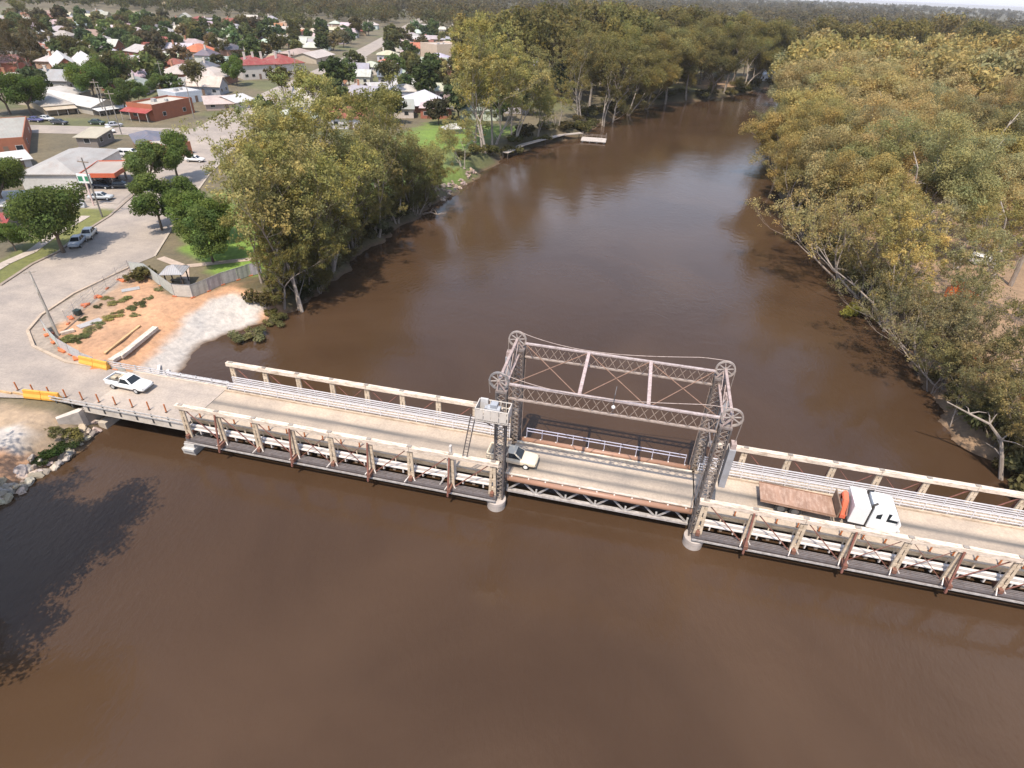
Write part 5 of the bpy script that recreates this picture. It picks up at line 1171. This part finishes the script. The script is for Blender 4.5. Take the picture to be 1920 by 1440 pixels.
# town trees
TT = []; nt_ = 0
def spot_ok(x, y, r_=4):
    return sdist(np.array([[x,y]]), RIV)[0] > 16 and abs(x-road_c(y)) > 11 and not any((x-a)**2+(y-b_)**2 < (q+r_*.1)**2 for a, b_, q in BLD) and not any((x-a)**2+(y-b_)**2 < 22 for a, b_ in TT)
for (x, y, lab, ri, ci, side, wn, rn) in FILL:
    Y_ = pix((x,y,4))[1]
    for dn, ox, oy in rnd.sample([('right of',8,3),('left of',-8,-3),('behind',-3,10),('before',3,-9)], 2 if Y_ < 90 or rnd.random() < .5 else 1):
        xx, yy = x+ox+rnd.uniform(-2,2), y+oy+rnd.uniform(-2,2)
        X, Y, D = pix((xx,yy,6))
        if not (-10 < X < 1100 and Y > -6) or not spot_ok(xx,yy) or nt_ >= 290: continue
        TT.append((xx,yy)); nt_ += 1; gm = rnd.random() < .14
        l2 = '%s tree %s %s house, %s row, %s lot %s of road' % ('olive gum' if gm else 'dark bushy', dn, wn, ORD[ri+1], ORD[ci], side)
        if gm: tree(FARG[rnd.randrange(4)], xx, yy, G, rnd.uniform(.45,.8), rnd.random()*6.28, jit((.13,.12,.05),.2), l2, 'tree', 'trees among the houses')
        else: tree(FARR[rnd.randrange(3)], xx, yy, G, rnd.uniform(.8,1.45), rnd.random()*6.28, jit(rnd.choice([(.11,.145,.055),(.13,.16,.058),(.09,.13,.058),(.155,.155,.065),(.16,.13,.07)]),.25), l2, 'tree', 'trees among the houses', 'broadleaf_tree', (.16,.12,.09))
# far woodland: reads as one mass out to the horizon
def woodland(name, pts, hs, col, per, ls, seed):
    g = np.random.default_rng(seed); cl = []
    for (x, y), h in zip(pts, hs):
        for k in range(3): cl.append((x+g.normal()*h*.2, y+g.normal()*h*.2, G+h*g.uniform(.35,.85), h*g.uniform(.22,.34)))
    me = leaf_mesh(name, cl, per*len(pts), ls, seed, .8, .5, .6); o = mesh_obj(name, me, col); return tag(o, kind='stuff')
g2 = np.random.default_rng(3)
def f5():
    x, y = g2.uniform(-950,-130), g2.uniform(560,790)
    if abs(x-road_c(y)) < 16 or (y < 640 and g2.random() < .6): return None
    X, Y, D = pix((x,y,8)); return (x,y) if -120 < X < 900 and Y > -60 else None
def scatter(n, fx):
    out = []
    while len(out) < n:
        p = fx()
        if p is not None: out.append(p)
    return out
def f1():
    x, y = g2.uniform(-1300,700), 330+2200*g2.random()**1.7
    if sdist(np.array([[x,y]]), RIV)[0] < 8: return None
    lim = 420 if x > -40 else 560+(-x)*.1
    if x < 60 and y < lim: return None
    if x > 90 and y < 345 and x < 300: return None
    if -780 < x < -545 and 760 < y < 1040: return None
    if y < 420 and x < 300: return None
    X, Y, D = pix((x,y,18))
    return (x,y) if -150 < X < 2080 else None
pts = scatter(3000, f1)
near_, far_ = [p for p in pts if p[1] < 700], [p for p in pts if p[1] >= 700]
woodland('far_woodland', near_, g2.uniform(14,24,len(near_)), (.135,.112,.052), 150, 1.05, 5)
woodland('far_woodland', far_, g2.uniform(15,24,len(far_)), (.125,.105,.058), 90, 2.0, 15)
def f2():
    x, y = g2.uniform(-60,120), g2.uniform(360,520)
    if sdist(np.array([[x,y]]), RIV)[0] < 40: return None
    return (x,y)
pts = scatter(150, f2)
woodland('far_woodland', pts, g2.uniform(20,27,len(pts)), (.15,.125,.05), 300, .8, 6)
def f3():
    x, y = g2.uniform(150,520), g2.uniform(60,430)
    if sdist(np.array([[x,y]]), RIV)[0] < 6 or x < rb_x(min(y,285))+125: return None
    X, Y, D = pix((x,y,18)); return (x,y) if X < 2100 else None
pts = scatter(220, f3)
woodland('far_woodland', pts, g2.uniform(16,24,len(pts)), (.32,.26,.12), 360, .75, 8)
pts = scatter(700, f5); woodland('far_woodland', pts, g2.uniform(8,17,len(pts)), (.105,.105,.045), 120, 1.0, 10)
def f4():
    x, y = -1500+3600*g2.random(), 1800+4500*g2.random(); X, Y, D = pix((x,y,14)); return (x,y) if -100 < X < 2050 else None
pts = scatter(1500, f4); woodland('far_woodland', pts, g2.uniform(18,30,len(pts)), (.11,.10,.07), 50, 4.0, 9)

# shrubs, weeds, reeds at the banks
SHR = []
for sd_ in (61,62,63):
    g = random.Random(sd_); cl = [(g.gauss(0,.5),g.gauss(0,.5),.45+g.random()*.5,g.uniform(.35,.6)) for _ in range(9)]; SHR.append(leaf_mesh('foliage', cl, 900, .13, sd_))
STEM = []
for sd_ in (1,2,3):
    g = random.Random(sd_); mb = MB()
    for _ in range(6): mb.tube([(0,0,-.1),(g.gauss(0,.2),g.gauss(0,.2),.4),(g.gauss(0,.45),g.gauss(0,.45),.85)],[.035,.025,.01],4,cap=False)
    me = bpy.data.meshes.new('stem'); me.from_pydata(mb.v,[],mb.f); me.materials.append(MATS['bark']); STEM.append(me)
def shrub(px, z, s, col, lab, grp='shrubs on the banks', sz=1.0):
    p = at(*px, z); k = rnd.randrange(3); T = thing('shrub', lab, 'shrub', (p.x,p.y,max(zg(p.x,p.y),-.05)), rnd.random()*6.28, grp); T.scale = (s,s,s*sz)
    mesh_obj('stem', STEM[k], (.25,.2,.15), T); mesh_obj('foliage', SHR[k], col, T)
for px, z, s, c, lab in [((452,630),.8,1.25,(.20,.20,.10),'grey green bush at the water edge of the gravel ramp, left one'),((478,620),.8,1.4,(.21,.20,.10),'grey green bush at the water edge of the gravel ramp, middle one'),((508,597),1.0,1.1,(.17,.16,.07),'grey green bush at the water edge, right one near the first gum'),((505,574),1.6,1.0,(.15,.14,.05),'yellowish bush between the gravel and the first gum trunks'),((528,588),.8,1.0,(.13,.12,.05),'low bush under the first gum trunks at the waterline'),
    ((86,838),1.8,1.05,(.045,.075,.022),'dark green bush on the near left bank above the boulders'),((106,826),1.9,.85,(.06,.085,.03),'mid green bush right of the dark bush on the near left bank'),((68,850),1.8,.75,(.05,.07,.025),'small dark bush left of the dark bush on the near left bank'),((125,800),2.4,.9,(.21,.19,.07),'yellow grass tuft beside the abutment wing wall'),((103,806),2.2,.8,(.2,.18,.08),'yellow grass tuft left of the abutment tuft'),((140,812),1.6,.7,(.19,.17,.08),'dry tuft below the abutment wing wall'),
    ((262,523),2.9,1.7,(.12,.105,.04),'olive weed patch inside the corner of the shade cloth fence'),((275,520),2.9,1.3,(.10,.10,.035),'small weed patch right of the corner weed patch'),((1600,588),.0,1.7,(.24,.22,.05),'yellow green reed clump standing in the river near the right bank')]:
    shrub(px, z, s, c, lab, sz=.8)
for i, (px, s) in enumerate([((296,543),.7),((280,560),.6),((262,570),.8),((245,580),.7),((212,570),.8),((225,585),.6),((205,598),.9),((188,608),.7),((170,618),.9),((155,600),.5),((163,630),.8),((235,560),.7),((250,592),.6),((122,640),.9),((130,632),.7),((245,687),1.1),((262,688),.9),((198,560),.6),((182,575),.6),((140,640),.6)]):
    shrub(px, 2.9, s, jit((.20,.20,.085),.25), 'weed tuft on the dirt worksite, %s from the cloth fence corner' % ORD[i+1], 'weeds on the worksite', .32)
for i in range(34):     # scrub under the right bank trees
    y = 12+i*3.4; x = rb_x(y)+rnd.uniform(1.2,4.5); T = thing('shrub', 'brushy scrub under the right bank trees, %s clump from the bridge' % (ORD[i+1] if i < 30 else ORD[30]+' and further'), 'shrub', (x,y,zg(x,y)), rnd.random()*6, 'scrub along the right bank'); s = rnd.uniform(1.2,2.4); T.scale=(s,s,s)
    mesh_obj('stem', STEM[i%3], (.25,.2,.15), T); mesh_obj('foliage', SHR[i%3], jit((.16,.135,.07),.25), T)
for i in range(28):
    y = 26+i*2.1; x = float(np.interp(y,[q[1] for q in LB[10:24]],[q[0] for q in LB[10:24]]))-rnd.uniform(.5,3.5); T = thing('shrub', 'brush at the waterline below the left bank gums, %s clump upstream' % ORD[i+1], 'shrub', (x,y,zg(x,y)), rnd.random()*6, 'brush along the left bank'); s = rnd.uniform(1.2,2.3); T.scale=(s,s,s)
    mesh_obj('stem', STEM[i%3], (.25,.2,.15), T); mesh_obj('foliage', SHR[i%3], jit((.125,.11,.055),.25), T)
for i in range(36):
    k = i/35; y = 112+k*232; x = float(np.interp(y,[q[1] for q in LB[14:32]],[q[0] for q in LB[14:32]]))-rnd.uniform(.5,6); T = thing('shrub', 'dark brush on the far left bank, %s clump towards the bend' % ORD[i+1], 'shrub', (x,y,zg(x,y)), rnd.random()*6, 'brush on the far left bank'); s = rnd.uniform(2.0,3.8); T.scale=(s,s,s*.8)
    mesh_obj('stem', STEM[i%3], (.25,.2,.15), T); mesh_obj('foliage', SHR[i%3], jit((.13,.115,.05),.25), T)
for i, (x, y) in enumerate([(85.6,12),(84.6,15),(83.2,18.5),(86.5,16),(82.6,22),(84.8,20.5),(88,10),(87,20),(89.5,14)]):
    T = thing('shrub', 'leafy scrub around the leaning bare trunk beside the right truss, %s clump' % ORD[i+1], 'shrub', (x,y,zg(x,y)), rnd.random()*6, 'scrub by the leaning trunk'); s = rnd.uniform(1.6,2.8); T.scale=(s,s,s)
    mesh_obj('stem', STEM[i%3], (.25,.2,.15), T); mesh_obj('foliage', SHR[i%3], jit((.17,.155,.07),.2), T)
# dead limbs and snags
def snag(name, base, pts, r0, lab, col=(.34,.28,.235)):
    mb = MB(); k = len(pts); mb.tube(pts, [r0*(1-.75*i/(k-1)) for i in range(k)], 7)
    g = random.Random(len(lab))
    for i in range(1, k-1):
        for _ in range(2):
            d = Vector((g.gauss(0,1),g.gauss(0,1),g.uniform(0,1))).normalized()*g.uniform(1,2.6); p = Vector(pts[i]); mb.tube([p,p+d*.5+Vector((0,0,.2)),p+d],[r0*.35,r0*.2,.02],5)
    o = mb.build(name, 'bark', col); o.location = base; return tag(o, lab, 'dead tree')
snag('dead_tree', (82.0,13.6,1.0), [(.3,-.2,-1.5),(-.6,.5,1.4),(-1.1,1.2,3.0),(-2.4,2,4.2),(-4.2,2.8,4.6),(-6.5,3.2,5.4)], .24, 'bare pale leaning trunk reaching over the water just right of the bridge trusses')
snag('dead_tree', (79.6,48,.8), [(0,0,-.9),(-1.5,1.5,1.8),(-4.5,3.8,3.6),(-7.5,6,5.0),(-10,8.5,7.4)], .17, 'bare limb arching from the right bank over the river above the reed clump')
snag('dead_tree', (93,205,4), [(3,0,-2),(0,0,1),(-4,1,3),(-8,2,4.4)], .3, 'bleached limb over the water at the far right bank near the bend')
snag('dead_tree', (104,66,10), [(0,0,-9),(-.5,0,-2),(-1.5,1,4),(-1,2,9),(-2.5,3,13)], .38, 'bleached bare top standing above the golden crowns at the right')
snag('dead_tree', (123,94,10), [(0,0,-9),(.5,0,-1),(-2,1,5),(-4,1,10)], .36, 'bleached bare limb at the right edge of the forest')
snag('dead_tree', (-3.5,74,.5), [(0,0,-.3),(2,-1,.6),(4,-2.5,.8),(6,-3,1.4)], .2, 'fallen bare branch lying in the water at the left bank')
for i, (x, y, z, h) in enumerate([(84,62,7,8),(90,80,9,10),(87,100,10,9),(96,58,8,9),(101,88,11,10),(93,122,12,9),(108,74,9,12),(89,150,12,8),(112,110,12,11),(99,140,13,9)]):
    k = 1 if i % 2 else -1; snag('dead_tree', (x,y,z), [(0,0,-z),(.4*k,0,0),(-.8*k,.8,h*.45),(-1.6*k,.4,h*.75),(-3.0*k,1.2,h)], .26, 'bleached bare limb poking through the right bank crowns, %s from the bridge' % ORD[i+1], (.46,.39,.33))
# boulders along the near left bank
ROCKM = []
for sd_ in range(4):
    g = np.random.default_rng(80+sd_); bm_ = __import__('bmesh').new(); __import__('bmesh').ops.create_icosphere(bm_, subdivisions=2, radius=.5)
    for v in bm_.verts:
        v.co *= 1+.28*math.sin(v.co.x*7+sd_)*math.cos(v.co.y*6+sd_*2)+.12*g.normal(); v.co.z *= .65
    me = bpy.data.meshes.new('boulder'); bm_.to_mesh(me); bm_.free(); me.materials.append(MATS['rock']); ROCKM.append(me)
pathR = W([(0,945),(15,938),(40,915),(62,893),(90,880),(118,862),(140,842),(165,822),(190,800),(212,786)], .25)
nr = 0
for i in range(len(pathR)-1):
    for j in range(9):
        k = (j+rnd.random())/9; a, b_ = Vector(pathR[i]), Vector(pathR[i+1]); p = a.lerp(b_, k); off = rnd.uniform(-.2,2.0)*(1.25-.09*i); p += Vector((-off*.8, off*.35))
        o = mesh_obj('boulder', ROCKM[nr%4], jit((.42,.35,.28),.18)); s = rnd.uniform(.5,1.15)*(1.15-.05*i); o.location = (p.x,p.y,max(zg(p.x,p.y),0)+.1*s); o.scale=(s*rnd.uniform(.8,1.4),s,s*rnd.uniform(.8,1.1)); o.rotation_euler=(rnd.random(),rnd.random(),rnd.random()*6)
        tag(o, 'tan boulder of the rock edging at the waterline below the approach span', 'boulder', 'tan boulders of the rock edging'); nr += 1
pathL = [(-2.6,84),(-1.9,90),(-1.1,99),(-.4,108)]
for i in range(60):
    k = rnd.random()*3; a = int(k); f_ = k-a; p = Vector(pathL[a]).lerp(Vector(pathL[a+1]), f_)+Vector((-rnd.random()*2.6,0)); o = mesh_obj('boulder', ROCKM[i%4], jit((.36,.27,.22),.15)); s = rnd.uniform(.5,1.1); o.location=(p.x,p.y,zg(p.x,p.y)+.1); o.scale=(s,s,s); o.rotation_euler=(rnd.random(),0,rnd.random()*6)
    tag(o, 'reddish boulder of the stone bank below the bright riverside lawn', 'boulder', 'reddish boulders of the stone bank')
# pontoon and river walkway
T = thing('pontoon', 'small pale floating pontoon moored off the left bank', 'pontoon', (23,161.5,0), R(3))
MB().box(-4,4,-3,3,.35,.55).build('deck','timber',(.52,.47,.43),parent=T)
for x in (-3.4,-1.1,1.1,3.4): MB().tube([(x,-2.9,-.5),(x,-2.9,.34)],.28,10).build('float','plastic',(.08,.08,.09),parent=T)
for x in (-3.8,3.8): MB().tube([(x,2.6,-1),(x,2.6,2.2)],.13,8).build('pile','timber',(.2,.17,.15),parent=T)
r = MB(); fence(r,-3.9,3.9,2.9,.55,1.5,1.6,(1.1,1.45)); r.build('rail','steel',(.3,.25,.22),parent=T)
wk = [(1.5,128),(4,140),(8.5,150),(13,159),(18.5,164.5)]
T = thing('river_walkway', 'raised timber walkway along the left bank leading to the pontoon', 'walkway', (8,150,0))
d = MB()
for a, b_ in zip(wk[:-1], wk[1:]): d.bar((a[0]-8,a[1]-150,1.6),(b_[0]-8,b_[1]-150,1.6),1.8,.16)
d.build('deck','timber',(.42,.37,.33),parent=T)
for a in wk:
    for s in (-.7,.7): MB().tube([(a[0]-8+s,a[1]-150,-1.5),(a[0]-8+s,a[1]-150,1.55)],.12,7).build('pile','timber',(.1,.085,.075),parent=T)
# right bank: orange safety mesh, van and bits between the trunks
for i, (pxs, h) in enumerate([([(1742,626),(1762,630),(1792,640)],1.1),([(1800,648),(1832,676)],1.1),([(1838,682),(1868,706)],1.0),([(1900,735),(1925,760)],1.2),([(1768,556),(1800,560),(1830,572)],1.8),([(1780,540),(1812,545)],1.6)]):
    pw_ = W(pxs, 2.2)
    T = thing('safety_mesh', 'orange safety mesh strip among the right bank trunks, %s from the left' % ORD[i+1] if i < 4 else 'tall orange mesh screen deep among the right bank trunks, %s one' % ('lower' if i == 4 else 'upper'), 'barrier mesh', (pw_[0][0],pw_[0][1],2.1), 0, 'orange safety mesh on the right bank')
    m_ = MB(); f = MB()
    for a, b_ in zip(pw_[:-1], pw_[1:]):
        a, b_ = Vector((a[0]-pw_[0][0],a[1]-pw_[0][1],0)), Vector((b_[0]-pw_[0][0],b_[1]-pw_[0][1],0)); m_.bar(a+Vector((0,0,h/2+.1)),b_+Vector((0,0,h/2+.05)),.03,h); f.tube([a,a+Vector((0,0,h+.3))],.03,5); f.tube([b_,b_+Vector((0,0,h+.3))],.03,5)
    m_.build('mesh','plastic',(.60,.15,.035),parent=T); f.build('stake','steel',(.25,.2,.18),parent=T)
p = at(1843,497,2.3); sedan((p.x,p.y,2.25), R(-20), 'white van parked between the right bank trunks', (.76,.75,.73), 'vehicles parked in the town', True)
p = at(1715,700,1.6)
# trees downstream of the bridge on the left bank, outside the picture; they shade its lower left corner
for i, (x, y, h) in enumerate([(-13.2,-30.6,23.5),(-13.6,-34,26),(-12.6,-26.6,18.5)]):
    tree(DENSE[i], x, y, zg(x,y)-.2, h/[22,24,20,23][i]*1.05, i*1.7, OLIVE, 'gum just outside the picture on the near left bank, %s downstream of the bridge' % ORD[i+1], 'tree', 'gums downstream of the bridge', tilt=(0, [.44,.42,.46][i]))

# air between here and the horizon
hz = bpy.data.materials.new('haze'); hz.use_nodes = True; t = hz.node_tree; t.nodes.remove(t.nodes['Principled BSDF'])
pv = t.nodes.new("ShaderNodeVolumePrincipled"); pv.inputs['Color'].default_value = (.95,.91,.86,1); pv.inputs["Density"].default_value = 0.00010; pv.inputs['Anisotropy'].default_value = 0.2
t.links.new(pv.outputs[0], t.nodes['Material Output'].inputs['Volume']); MATS['haze'] = hz
tag(MB().box(-9500,9500,-1000,12500,-4.2,44).build('haze','haze'), kind='stuff')
